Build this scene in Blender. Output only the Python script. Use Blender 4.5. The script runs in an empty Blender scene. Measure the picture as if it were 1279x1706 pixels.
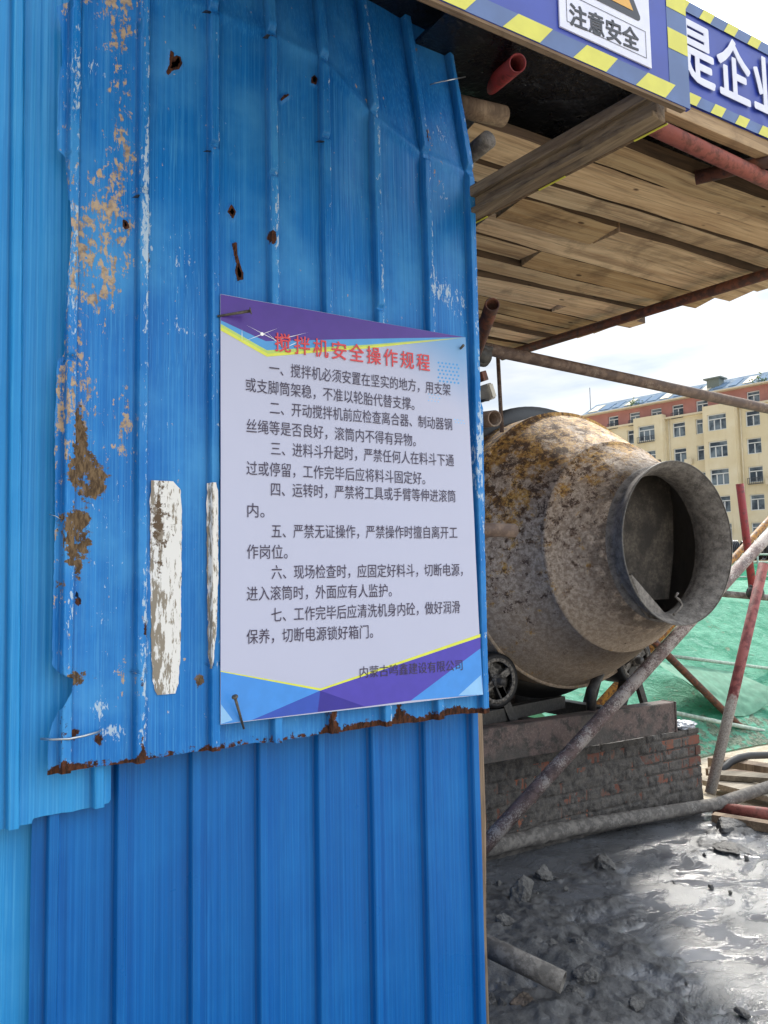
import bpy, bmesh, math, random
import numpy as np
from mathutils import Vector, Matrix
random.seed(7)
S = bpy.context.scene
COL = S.collection
rad = math.radians

# ------------------------------------------------------------------ camera
F = 1340.0; CX, CY = 639.5, 853.0; H = 1.45          # focal length and centre in photo pixels, eye height
YAW, PIT, ROL = rad(31.4), rad(4.7), rad(1.03)
fw = Vector((math.sin(YAW)*math.cos(PIT), math.cos(YAW)*math.cos(PIT), math.sin(PIT)))
r0 = Vector((math.cos(YAW), -math.sin(YAW), 0)); u0 = r0.cross(fw)
RT = r0*math.cos(ROL) - u0*math.sin(ROL); UP = u0*math.cos(ROL) + r0*math.sin(ROL)
EYE = Vector((0, 0, H))
cam = bpy.data.cameras.new('camera'); co = bpy.data.objects.new('camera', cam); COL.objects.link(co)
cam.sensor_fit = 'VERTICAL'; cam.sensor_height = 24; cam.lens = 24*F/1706
cam.clip_start = .05; cam.clip_end = 3000
co.matrix_world = Matrix.Translation(EYE) @ Matrix((RT, UP, -fw)).transposed().to_4x4()
S.camera = co
def ray(x, y): return fw + RT*((x-CX)/F) - UP*((y-CY)/F)
def PY(x, y, Y): d = ray(x, y); return EYE + d*(Y/d.y)     # photo pixel -> point on the plane y = Y
def PZ(x, y, Z): d = ray(x, y); return EYE + d*((Z-H)/d.z) # photo pixel -> point on the plane z = Z

# ------------------------------------------------------------------ light
SUN_EL, SUN_AZ = rad(43), rad(54)                           # sun stands behind the mixer, to the right
sd = Vector((math.sin(SUN_AZ)*math.cos(SUN_EL), math.cos(SUN_AZ)*math.cos(SUN_EL), math.sin(SUN_EL)))
sl = bpy.data.lights.new('sun', 'SUN'); sl.energy = 2.0; sl.angle = rad(6.0); sl.color = (1, .95, .86)
so = bpy.data.objects.new('sun', sl); COL.objects.link(so)
so.rotation_euler = sd.to_track_quat('Z', 'Y').to_euler()
W = bpy.data.worlds.new('World'); S.world = W; W.use_nodes = True
wt = W.node_tree; wt.nodes.clear()
def wn(t, **k):
    n = wt.nodes.new(t)
    for a, b in k.items(): setattr(n, a, b)
    return n
sky = wn('ShaderNodeTexSky', sky_type='NISHITA', sun_disc=False, sun_elevation=SUN_EL, sun_rotation=SUN_AZ, dust_density=2.0, air_density=1.0)
tc = wn('ShaderNodeTexCoord'); mp = wn('ShaderNodeMapping'); mp.inputs['Scale'].default_value = (1.6, 1.6, 6.5)
cn = wn('ShaderNodeTexNoise'); cn.inputs['Scale'].default_value = 1.7; cn.inputs['Detail'].default_value = 8; cn.inputs['Roughness'].default_value = .6; cn.inputs['Distortion'].default_value = .5
cr = wn('ShaderNodeValToRGB'); cr.color_ramp.elements[0].position = .3; cr.color_ramp.elements[0].color = (.62, .62, .62, 1); cr.color_ramp.elements[1].position = .68; cr.color_ramp.elements[1].color = (.97, .97, .97, 1)
sp = wn('ShaderNodeSeparateXYZ'); el = wn('ShaderNodeMapRange'); el.inputs[1].default_value = .35; el.inputs[2].default_value = .95; el.inputs[3].default_value = 1.0; el.inputs[4].default_value = 2.0
cl2 = wn('ShaderNodeTexNoise'); cl2.inputs['Scale'].default_value = 3.2; cl2.inputs['Detail'].default_value = 7
cr2 = wn('ShaderNodeValToRGB'); cr2.color_ramp.elements[0].position = .35; cr2.color_ramp.elements[0].color = (4.0, 4.9, 6.0, 1); cr2.color_ramp.elements[1].position = .62; cr2.color_ramp.elements[1].color = (7.3, 7.4, 7.5, 1)
ml = wn('ShaderNodeVectorMath', operation='SCALE'); mx = wn('ShaderNodeMixRGB')
bg = wn('ShaderNodeBackground'); bg.inputs['Strength'].default_value = .085; wo = wn('ShaderNodeOutputWorld')
opp = wn('ShaderNodeMapRange'); opp.inputs[1].default_value = .25; opp.inputs[2].default_value = -.8; opp.inputs[3].default_value = .47; opp.inputs[4].default_value = 1.5
pm_ = wn('ShaderNodeMath', operation='MULTIPLY')
L = wt.links.new
L(tc.outputs['Generated'], mp.inputs[0]); L(mp.outputs[0], cn.inputs[0]); L(cn.outputs[0], cr.inputs[0]); L(mp.outputs[0], cl2.inputs[0]); L(cl2.outputs[0], cr2.inputs[0])
L(tc.outputs['Generated'], sp.inputs[0]); L(sp.outputs[2], el.inputs[0]); L(cr2.outputs[0], ml.inputs[0]); L(sp.outputs[1], opp.inputs[0]); L(el.outputs[0], pm_.inputs[0]); aur = wn('ShaderNodeVectorMath', operation='DOT_PRODUCT'); aur.inputs[1].default_value = sd; ap = wn('ShaderNodeMath', operation='POWER'); ap.inputs[1].default_value = 22; am = wn('ShaderNodeMath', operation='MAXIMUM'); am.inputs[1].default_value = 0.0; ag = wn('ShaderNodeMath', operation='MULTIPLY_ADD'); ag.inputs[1].default_value = 1.7
L(tc.outputs['Generated'], aur.inputs[0]); L(aur.outputs['Value'], am.inputs[0]); L(am.outputs[0], ap.inputs[0]); L(ap.outputs[0], ag.inputs[0]); L(opp.outputs[0], ag.inputs[2]); sx = wn('ShaderNodeMapRange'); sx.inputs[1].default_value = -.7; sx.inputs[2].default_value = .7; sx.inputs[3].default_value = .5; sx.inputs[4].default_value = 1.45
sm_ = wn('ShaderNodeMath', operation='MULTIPLY'); L(sp.outputs[0], sx.inputs[0]); L(sx.outputs[0], sm_.inputs[1]); L(ag.outputs[0], sm_.inputs[0]); L(sm_.outputs[0], pm_.inputs[1]); L(pm_.outputs[0], ml.inputs['Scale'])
L(cr.outputs[0], mx.inputs[0]); L(sky.outputs[0], mx.inputs[1]); L(ml.outputs[0], mx.inputs[2]); L(mx.outputs[0], bg.inputs[0]); L(bg.outputs[0], wo.inputs[0])
S.view_settings.view_transform = 'Standard'; S.view_settings.look = 'None'; S.view_settings.gamma = 1; S.view_settings.use_curve_mapping = False
S.view_settings.exposure = 1.05
S.cycles.max_bounces = 8; S.cycles.use_denoising = True

# ------------------------------------------------------------------ helpers
def hx(s, k=1.0):
    v = [int(s[i:i+2], 16)/255 for i in (0, 2, 4)]
    return tuple((c/12.92 if c <= .04045 else ((c+.055)/1.055)**2.4)*k for c in v) + (1,)

def tag(o, label=None, cat=None, group=None, kind=None):
    if label: o['label'] = label
    if cat: o['category'] = cat
    if group: o['group'] = group
    if kind: o['kind'] = kind
    return o

def empty(name, loc, label, cat, group=None):
    o = bpy.data.objects.new(name, None); COL.objects.link(o); o.location = loc; o.empty_display_size = .1
    return tag(o, label, cat, group)

def link(name, me, mats, parent=None, smooth=False, attrs=None):
    if not isinstance(mats, (list, tuple)): mats = [mats]
    for m in mats: me.materials.append(m)
    if smooth: me.polygons.foreach_set('use_smooth', [True]*len(me.polygons))
    if attrs:
        for k, v in attrs.items():
            a = me.attributes.new(k, 'FLOAT', 'POINT'); a.data.foreach_set('value', np.asarray(v, dtype=np.float32).ravel())
    o = bpy.data.objects.new(name, me); COL.objects.link(o)
    if parent is not None:
        o.parent = parent; base = Vector(parent.matrix_basis.translation)
        q = parent
        while q.parent: q = q.parent; base += q.matrix_basis.translation
    else:
        n = len(me.vertices); c = np.empty(n*3); me.vertices.foreach_get('co', c); c = c.reshape(-1, 3)
        base = Vector(((c[:, 0].min()+c[:, 0].max())/2, (c[:, 1].min()+c[:, 1].max())/2, c[:, 2].min())); o.location = base
    me.transform(Matrix.Translation(-base)); me.update()
    return o

class MB:
    """collects shapes in world coordinates; build() links them as one mesh object"""
    def __init__(s): s.bm = bmesh.new()
    def quad(s, pts, mi=0):
        f = s.bm.faces.new([s.bm.verts.new(p) for p in pts]); f.material_index = mi; return f
    def box(s, c, size, rot=None, mi=0, bev=0.0):
        b = bmesh.new(); bmesh.ops.create_cube(b, size=1); bmesh.ops.scale(b, vec=size, verts=b.verts)
        if bev: bmesh.ops.bevel(b, geom=b.edges[:], offset=bev, segments=2, profile=.7, affect='EDGES')
        if rot is not None: bmesh.ops.transform(b, matrix=rot.to_4x4(), verts=b.verts)
        bmesh.ops.translate(b, vec=c, verts=b.verts)
        s._add(b, mi); return s
    def bar(s, a, b_, w, h, up=(0, 0, 1), mi=0, bev=0.0):
        a = Vector(a); b_ = Vector(b_); x = (b_-a); l = x.length; x.normalize(); y = Vector(up).cross(x).normalized(); z = x.cross(y)
        return s.box((a+b_)/2, (l, w, h), Matrix((x, y, z)).transposed(), mi, bev)
    def _add(s, b, mi):
        vm = [s.bm.verts.new(v.co) for v in b.verts]; b.verts.index_update()
        for f in b.faces:
            try: g = s.bm.faces.new([vm[v.index] for v in f.verts]); g.material_index = mi; g.smooth = f.smooth
            except ValueError: pass
        b.free()
    def lathe(s, o, axis, prof, n=48, mi=0, smooth=True, a0=0.0, a1=math.tau, ref=None):
        """prof: list of (distance along axis, radius)"""
        o = Vector(o); ax = Vector(axis).normalized(); p = Vector(ref or ((0, 0, 1) if abs(ax.z) < .9 else (1, 0, 0))); u = (p-ax*p.dot(ax)).normalized(); v = ax.cross(u)
        full = abs(a1-a0-math.tau) < 1e-6; m = n if full else n+1; rings = []
        for (t, r) in prof:
            if r < 1e-6: rings.append([s.bm.verts.new(o+ax*t)]*m); continue
            rings.append([s.bm.verts.new(o+ax*t+(u*math.cos(a0+(a1-a0)*i/n)+v*math.sin(a0+(a1-a0)*i/n))*r) for i in range(m)])
        for k in range(len(rings)-1):
            for i in range(n):
                j = (i+1) % m; q = [rings[k][i], rings[k][j], rings[k+1][j], rings[k+1][i]]
                q = [x for x in dict.fromkeys(q)]
                if len(q) > 2:
                    try: f = s.bm.faces.new(q); f.material_index = mi; f.smooth = smooth
                    except ValueError: pass
        return s
    def tube(s, a, b, r, n=20, mi=0, hollow=True, wall=.004, r2=None):
        a = Vector(a); b = Vector(b); l = (b-a).length; r2 = r2 or r
        if hollow: pr = [(.05, r-wall), (0, r-wall), (0, r), (l, r2), (l, r2-wall), (l-.12, r2-wall), (l-.12, 0)]
        else: pr = [(0, 0), (0, r), (l, r2), (l, 0)]
        return s.lathe(a, b-a, pr, n, mi)
    def path(s, pts, r, n=10, mi=0):
        pts = [Vector(p) for p in pts]; rings = []; prev = None
        for i, p in enumerate(pts):
            t = (pts[min(i+1, len(pts)-1)]-pts[max(i-1, 0)]).normalized()
            u = prev-t*prev.dot(t) if prev is not None else t.orthogonal()
            u.normalize(); prev = u; v = t.cross(u); rr = r[i] if isinstance(r, (list, tuple)) else r
            rings.append([s.bm.verts.new(p+(u*math.cos(math.tau*k/n)+v*math.sin(math.tau*k/n))*rr) for k in range(n)])
        for a, b in zip(rings, rings[1:]):
            for k in range(n):
                f = s.bm.faces.new([a[k], a[(k+1) % n], b[(k+1) % n], b[k]]); f.smooth = True; f.material_index = mi
        for rg in (rings[0][::-1], rings[-1]): s.bm.faces.new(rg).material_index = mi
        return s
    def prism(s, poly, a, b, mi=0):
        """poly: 3-D points; extruded from offset a to offset b"""
        a = Vector(a); b = Vector(b); A = [s.bm.verts.new(Vector(p)+a) for p in poly]; B = [s.bm.verts.new(Vector(p)+b) for p in poly]; n = len(poly)
        for f in (A[::-1], B): s.bm.faces.new(f).material_index = mi
        for i in range(n): s.bm.faces.new([A[i], A[(i+1) % n], B[(i+1) % n], B[i]]).material_index = mi
        return s
    def build(s, name, mats, parent=None, smooth=False):
        bmesh.ops.recalc_face_normals(s.bm, faces=s.bm.faces[:])
        me = bpy.data.meshes.new(name); s.bm.to_mesh(me); s.bm.free()
        return link(name, me, mats, parent, smooth)

# vectorised gradient noise
_rng = np.random.default_rng(11); _perm = np.concatenate([_rng.permutation(256)]*3); _grad = _rng.normal(size=(256, 3)); _grad /= np.linalg.norm(_grad, axis=1)[:, None]
def noise3(x, y, z):
    x, y, z = np.broadcast_arrays(np.asarray(x, float), np.asarray(y, float), np.asarray(z, float))
    xi, yi, zi = [np.floor(a).astype(int) for a in (x, y, z)]; xf, yf, zf = x-xi, y-yi, z-zi
    fu, fv, fz = [t*t*t*(t*(t*6-15)+10) for t in (xf, yf, zf)]; out = 0
    for dx in (0, 1):
        for dy in (0, 1):
            for dz in (0, 1):
                g = _grad[_perm[_perm[_perm[(xi+dx) & 255]+((yi+dy) & 255)]+((zi+dz) & 255)]]
                d = g[..., 0]*(xf-dx)+g[..., 1]*(yf-dy)+g[..., 2]*(zf-dz)
                out = out+d*(fu if dx else 1-fu)*(fv if dy else 1-fv)*(fz if dz else 1-fz)
    return out*1.6
def fbm(x, y, z=0.0, o=4, g=.5):
    s = 0; a = 1.0; t = 0
    for k in range(o):
        m = 2.0**k; s = s+a*noise3(np.asarray(x)*m+k*17.3, np.asarray(y)*m-k*9.1, np.asarray(z)*m+k*4.7); t += a; a *= g
    return s/t
def sstep(a, b, x): t = np.clip((x-a)/(b-a), 0, 1); return t*t*(3-2*t)

def grid_mesh(name, P):
    """P: (rows, cols, 3) array"""
    r, c = P.shape[:2]; me = bpy.data.meshes.new(name)
    i = np.arange(r*c).reshape(r, c); q = np.stack([i[:-1, :-1], i[:-1, 1:], i[1:, 1:], i[1:, :-1]], -1).reshape(-1, 4)
    me.vertices.add(r*c); me.vertices.foreach_set('co', P.astype(np.float32).ravel())
    me.loops.add(q.size); me.loops.foreach_set('vertex_index', q.ravel().astype(np.int32))
    me.polygons.add(len(q)); me.polygons.foreach_set('loop_start', (np.arange(len(q))*4).astype(np.int32))
    me.update(calc_edges=True); me.validate(); return me

def text_mesh(body, bold=0.0, spacing=1.0):
    c = bpy.data.curves.new('lettering', 'FONT'); c.body = body; c.offset = bold; c.space_character = spacing; c.resolution_u = 3
    o = bpy.data.objects.new('lettering', c); COL.objects.link(o); bpy.context.view_layer.update()
    me = bpy.data.meshes.new_from_object(o.evaluated_get(bpy.context.evaluated_depsgraph_get()))
    bpy.data.objects.remove(o); bpy.data.curves.remove(c); return me
def text_on(mb, body, pl, pr, height, Y, bold=0.0, mi=0, italic=0.0, dz=0.0):
    if bold:                                                  # heavier strokes: the same letters once more, a hair to each side
        w = bold*height
        for k, (a, b) in enumerate(((-1, 0), (1, 0), (0, -1), (0, 1), (-.7, -.7), (.7, .7), (-.7, .7), (.7, -.7))): o = Vector((a*w, 0, b*w)); text_on(mb, body, pl+o, pr+o, height, Y-.00005*(k+1), 0, mi, italic, dz)
    """writes body on the plane y = Y, its left and right ends at pl, pr (points), letters height tall"""
    me = text_mesh(body, bold); v = np.array([x.co[:] for x in me.vertices]); x0, x1 = v[:, 0].min(), v[:, 0].max(); y0, y1 = -.12, .8
    t = (v[:, 0]-x0)/(x1-x0); X = pl.x+(pr.x-pl.x)*t+italic*(v[:, 1]-.35)*height; Zc = pl.z+(pr.z-pl.z)*t; Z = Zc+(v[:, 1]-(y0+y1)/2)/(y1-y0)*height+dz
    vs = [mb.bm.verts.new((a, Y, b)) for a, b in zip(X, Z)]
    for p in me.polygons:
        try: mb.bm.faces.new([vs[i] for i in p.vertices]).material_index = mi
        except ValueError: pass
    bpy.data.meshes.remove(me)

# ------------------------------------------------------------------ materials
class G:
    def __init__(s, name):
        s.m = bpy.data.materials.new(name); s.m.use_nodes = True; s.t = s.m.node_tree; s.b = s.t.nodes['Principled BSDF']; s.o = s.t.nodes['Material Output']
    def n(s, t, **k):
        x = s.t.nodes.new(t)
        for a, b in k.items(): setattr(x, a, b)
        return x
    def set(s, sock, v):
        if isinstance(v, bpy.types.NodeSocket): s.t.links.new(v, sock)
        else: sock.default_value = v
    def pos(s): return s.n('ShaderNodeNewGeometry').outputs['Position']
    def obj(s): return s.n('ShaderNodeTexCoord').outputs['Object']
    def rnd(s): return s.n('ShaderNodeObjectInfo').outputs['Random']
    def attr(s, a): return s.n('ShaderNodeAttribute', attribute_name=a).outputs['Fac']
    def map(s, v, sc=(1, 1, 1), loc=(0, 0, 0)):
        x = s.n('ShaderNodeMapping'); s.set(x.inputs[0], v); s.set(x.inputs['Scale'], sc); s.set(x.inputs['Location'], loc); return x.outputs[0]
    def noise(s, v, sc=5.0, det=6.0, ro=.55, dist=0.0):
        x = s.n('ShaderNodeTexNoise'); s.set(x.inputs[0], v); s.set(x.inputs['Scale'], sc); s.set(x.inputs['Detail'], det); s.set(x.inputs['Roughness'], ro); s.set(x.inputs['Distortion'], dist); return x.outputs[0]
    def vor(s, v, sc=5.0, feat='F1'):
        x = s.n('ShaderNodeTexVoronoi', feature=feat); s.set(x.inputs[0], v); s.set(x.inputs['Scale'], sc); return x.outputs[0]
    def math(s, op, a, b=0.0, c=0.0):
        x = s.n('ShaderNodeMath', operation=op); s.set(x.inputs[0], a); s.set(x.inputs[1], b); s.set(x.inputs[2], c); return x.outputs[0]
    def step(s, x, a, b):
        r = s.n('ShaderNodeMapRange', interpolation_type='SMOOTHSTEP'); s.set(r.inputs[0], x); s.set(r.inputs[1], a); s.set(r.inputs[2], b); return r.outputs[0]
    def rng(s, x, a, b, c, d):
        r = s.n('ShaderNodeMapRange'); s.set(r.inputs[0], x); s.set(r.inputs[1], a); s.set(r.inputs[2], b); s.set(r.inputs[3], c); s.set(r.inputs[4], d); return r.outputs[0]
    def ramp(s, x, st):
        r = s.n('ShaderNodeValToRGB'); e = r.color_ramp.elements
        while len(e) < len(st): e.new(.5)
        for q, (p, c) in zip(e, st): q.position = p; q.color = c
        s.set(r.inputs[0], x); return r.outputs[0]
    def mix(s, f, a, b, mode='MIX'):
        r = s.n('ShaderNodeMixRGB', blend_type=mode); s.set(r.inputs[0], f); s.set(r.inputs[1], a); s.set(r.inputs[2], b); return r.outputs[0]
    def sep(s, v): return s.n('ShaderNodeSeparateXYZ'), v
    def xyz(s, v):
        x = s.n('ShaderNodeSeparateXYZ'); s.set(x.inputs[0], v); return x.outputs
    def bump(s, h, st=.3, d=.01, nrm=None):
        x = s.n('ShaderNodeBump'); s.set(x.inputs['Height'], h); s.set(x.inputs['Strength'], st); s.set(x.inputs['Distance'], d)
        if nrm is not None: s.set(x.inputs['Normal'], nrm)
        return x.outputs[0]
    def out(s, col, ro=.6, me=0.0, nrm=None, **k):
        s.set(s.b.inputs['Base Color'], col); s.set(s.b.inputs['Roughness'], ro); s.set(s.b.inputs['Metallic'], me)
        if nrm is not None: s.set(s.b.inputs['Normal'], nrm)
        for a, v in k.items(): s.set(s.b.inputs[a.replace('_', ' ')], v)
        return s.m

def plain(name, col, ro=.5, var=.12, sc=30, me=0.0, bump=.0):
    g = G(name); n = g.noise(g.pos(), sc, 5); c = g.mix(g.step(n, .35, .7), tuple(x*(1-var) for x in col[:3])+(1,), tuple(min(1, x*(1+var)) for x in col[:3])+(1,))
    return g.out(c, ro, me, g.bump(n, bump, .004) if bump else None)

def m_sheet(name, base, dark, light, worn=True, ro=.38):
    g = G(name); p = g.pos()
    st = g.noise(g.map(p, (120, 120, .5)), 1, 5, .7); st2 = g.noise(g.map(p, (330, 330, 1.4)), 1, 4, .7); cl = g.noise(p, 5, 5, .55)
    c = g.mix(g.step(st, .3, .7), dark, base); c = g.mix(g.math('MULTIPLY', g.step(cl, .4, .75), .75 if worn else .3), c, light); c = g.mix(g.math('MULTIPLY', g.step(st2, .48, .66), .5), c, light)
    sm = g.noise(g.map(p, (3.2, 3.2, 1.6), (2, 0, 5)), 2.2, 6, .6); c = g.mix(g.math('MULTIPLY', g.step(sm, .56, .72), .5 if worn else .25), c, dark)
    c = g.mix(g.math('MULTIPLY', g.attr('grime_shade'), .75), c, hx('0c356e'))  # rib-edge dirt line that also paints in the shaded left side of ribs
    rough = g.rng(cl, .3, .7, ro-.08, ro+.12); h = g.math('MULTIPLY', st, .3)
    if worn:
        f1 = g.noise(g.map(p, (95, 95, 24)), 1, 8, .74, .5); f2 = g.noise(g.map(p, (150, 150, 50), (3, 1, 8)), 1, 6, .7, .4); f3 = g.noise(p, 60, 7, .7)
        w = g.step(g.math('ADD', g.math('MULTIPLY', g.math('SUBTRACT', f2, .5), 2.2), g.attr('scuff')), .40, .50); c = g.mix(g.math('MULTIPLY', w, .85), c, hx('b9cbd8'))
        ta = g.math('ADD', g.math('MULTIPLY', g.math('SUBTRACT', f1, .5), 2.0), g.math('ADD', g.math('MULTIPLY', g.math('SUBTRACT', f3, .5), 1.5), g.attr('tan'))); t = g.step(ta, .42, .50)
        tc_ = g.mix(g.step(f3, .4, .62), hx('8b7355'), hx('c0a683')); c = g.mix(g.math('MULTIPLY', t, .92), c, tc_)
        mu = g.step(g.math('ADD', g.math('MULTIPLY', g.math('SUBTRACT', f3, .5), 1.6), g.attr('mud')), .42, .50); c = g.mix(mu, c, g.mix(g.step(f2, .38, .62), hx('4a3a2a'), hx('7a6449')))
        ru = g.step(g.math('ADD', g.math('MULTIPLY', g.math('SUBTRACT', f3, .5), 1.5), g.attr('rust')), .36, .46); c = g.mix(ru, c, g.mix(g.step(f2, .35, .65), hx('21130e'), hx('5a3420')))
        rough = g.math('ADD', rough, g.math('MULTIPLY', g.math('MAXIMUM', t, g.math('MAXIMUM', mu, ru)), .4))
        h = g.math('ADD', h, g.math('ADD', g.math('MULTIPLY', t, .6), g.math('MULTIPLY', g.math('ADD', mu, g.math('MULTIPLY', f3, mu)), 1.2)))
    else:
        f2 = g.noise(g.map(p, (140, 140, 30), (3, 1, 8)), 1, 6, .7, .4); w = g.step(g.math('ADD', f2, g.attr('scuff')), .9, 1.02); c = g.mix(g.math('MULTIPLY', w, .7), c, hx('a9c2d6'))
        f3 = g.noise(p, 70, 6, .7); c = g.mix(g.step(g.math('ADD', f3, g.attr('tan')), .9, 1.0), c, hx('a08e78'))
    return g.out(c, rough, 0.0, g.bump(h, .25, .0012), Specular_IOR_Level=.25)

def m_wood(name, a, b, d, axis=0, sc=1.0, ro=.8):
    g = G(name); o = g.obj(); r = g.rnd(); off = g.n('ShaderNodeCombineXYZ'); g.set(off.inputs[0], g.math('MULTIPLY', r, 37)); g.set(off.inputs[1], g.math('MULTIPLY', r, 91)); g.set(off.inputs[2], r)
    v = g.n('ShaderNodeVectorMath', operation='ADD'); g.set(v.inputs[0], o); g.set(v.inputs[1], off.outputs[0]); v = v.outputs[0]
    s1 = [22*sc]*3; s1[axis] = 1.1*sc; s2 = [95*sc]*3; s2[axis] = 3*sc
    n1 = g.noise(g.map(v, tuple(s1)), 1, 6, .6, 1.2); n2 = g.noise(g.map(v, tuple(s2)), 1, 4, .6, .5); n3 = g.noise(v, 4.5, 6, .65, .4)
    c = g.mix(g.step(n1, .33, .66), a, b); c = g.mix(g.math('MULTIPLY', g.step(n2, .50, .68), .5), c, d); c = g.mix(g.math('MULTIPLY', g.step(g.noise(g.map(v, tuple(.8 if i == axis else 9.0 for i in range(3))), 1, 6, .7, .8), .52, .66), .5), c, d); c = g.mix(g.math('MULTIPLY', g.step(n3, .5, .68), .5), c, d)
    kn = g.vor(g.map(v, tuple(3.0 if i == axis else 7.0 for i in range(3))), 1.6); c = g.mix(g.step(kn, .10, .05), c, d)
    h = g.n('ShaderNodeHueSaturation'); g.set(h.inputs['Value'], g.rng(r, 0, 1, .62, 1.15)); g.set(h.inputs['Saturation'], g.rng(r, 0, 1, 1.05, .8)); g.set(h.inputs['Color'], c)
    return g.out(h.outputs[0], ro, 0, g.bump(g.math('ADD', n1, n2), .45, .004))

def m_pipe(name, base, rust, grime_shade, k=.5, gr=.5, ro=.62):
    g = G(name); p = g.pos(); n = g.noise(p, 28, 8, .68); n2 = g.noise(p, 9, 6, .6); n3 = g.noise(p, 130, 4, .7)
    c = g.mix(g.step(n, k-.08, k+.1), rust, base); c = g.mix(g.math('MULTIPLY', g.step(g.math('ADD', g.math('MULTIPLY', n2, .55), g.math('MULTIPLY', n3, .45)), gr, gr+.08), .9), c, grime_shade)
    return g.out(c, g.rng(n, .3, .7, ro-.1, ro+.2), .0, g.bump(g.math('ADD', n, n3), .5, .003))

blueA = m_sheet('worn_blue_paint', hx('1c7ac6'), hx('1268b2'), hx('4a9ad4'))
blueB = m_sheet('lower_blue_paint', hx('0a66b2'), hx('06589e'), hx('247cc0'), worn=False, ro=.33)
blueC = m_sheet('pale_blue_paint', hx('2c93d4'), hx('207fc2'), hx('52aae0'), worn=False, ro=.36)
plank_m = m_wood('deck_plank_wood', hx('e8c796'), hx('c59f70'), hx('694a30'))
beam_m = m_wood('beam_wood', hx('907a5a'), hx('6e5940'), hx('2e251e'), axis=1, sc=1.6)
batten_m = m_wood('batten_wood', hx('8f7658'), hx('73593f'), hx('4c3a29'), axis=0, sc=1.6)
post_m = m_wood('post_wood', hx('937a5c'), hx('765d44'), hx('463628'), axis=2, sc=1.8)
fascia_m = m_wood('fascia_wood', hx('b08f60'), hx('8f7047'), hx('5d4630'), axis=0, sc=1.2)
pale_m = m_wood('bleached_plank_wood', hx('a89c88'), hx('877a66'), hx('5a5042'))
pipe_brown = m_pipe('weathered_pipe', hx('7a6658'), hx('57443a'), hx('948677'), .5, .56)
pipe_rust = m_pipe('rusty_pipe', hx('6a3d2a'), hx('3f241a'), hx('8a6a55'), .5, .62)
pipe_red = m_pipe('red_painted_pipe', hx('8e2e30'), hx('5e2422'), hx('a98f80'), .42, .62, .5)
pipe_cement = m_pipe('cement_spattered_pipe', hx('7c6863'), hx('5a4a46'), hx('b0a69e'), .48, .47)
pipe_yellow = m_pipe('yellow_rusty_pipe', hx('a8762e'), hx('5b3a22'), hx('8f8270'), .48, .6)
pipe_mud = m_pipe('mud_covered_pipe', hx('7c766f'), hx('57524d'), hx('8f8a84'), .5, .55, .75)
pipe_pinkred = m_pipe('faded_red_pipe', hx('96544a'), hx('6a3a30'), hx('a88e7c'), .45, .63)
pipe_white = plain('pale_pipe', hx('9fb0a2'), .6, .25)
black_m = plain('black_steel', hx('121214'), .45, .3, 40, 0, .2)
clamp_m = plain('dirty_clamp_steel', hx('3a3734'), .55, .35, 60, 0, .3)
steel_m = plain('bright_wire', hx('b8bcc0'), .3, .1, 40, .8)
nail_m = plain('dull_nail_steel', hx('5c564c'), .5, .25, 200, .3)

# the larger lumps: photo position, size, label, brown or grey
ROCKS = [
    (866, 1480, 62, 58, 'largest grey rock beside the corner post near the brick base', 0), (905, 1452, 46, 34, 'dark lumpy rock just right of the largest rock', 0), (1008, 1432, 60, 26, 'flat pile of crumbled mortar below the mud caked pipe', 0),
    (838, 1532, 44, 30, 'clod of dark mud at the foot of the corner post', 0), (878, 1573, 60, 24, 'long dark brick fragment beyond the open pipe', 1), (918, 1572, 40, 24, 'grey fragment right of the long brick fragment', 0),
    (972, 1618, 64, 38, 'broad grey rock beyond the open pipe mouth', 0), (955, 1648, 46, 30, 'angular slab just right of the open pipe mouth', 0), (872, 1660, 52, 44, 'brown round rock below the open pipe', 1), (815, 1662, 30, 40, 'grey rock against the wall foot', 0), (836, 1668, 26, 30, 'small rock between the wall foot rock and brown rock', 0),
    (925, 1682, 36, 22, 'lone lump at the bottom of the photo', 0), (1062, 1668, 36, 26, 'crumbly lump in the mud at the bottom centre right', 0), (1137, 1697, 30, 30, 'pointed lump at the bottom edge in the bright mud', 0), (1236, 1684, 30, 14, 'flat dark pebble in the bright wet mud', 0), (964, 1568, 40, 26, 'mid grey lump right of the brick fragments', 0), (915, 1545, 26, 20, 'pale topped lump above the brick fragments', 0), (1215, 1372, 70, 26, 'ridge of churned mortar by the orange red pipe', 0), (1210, 1410, 70, 20, 'low churned mortar ridge in the mud at the right', 0)]
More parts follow.
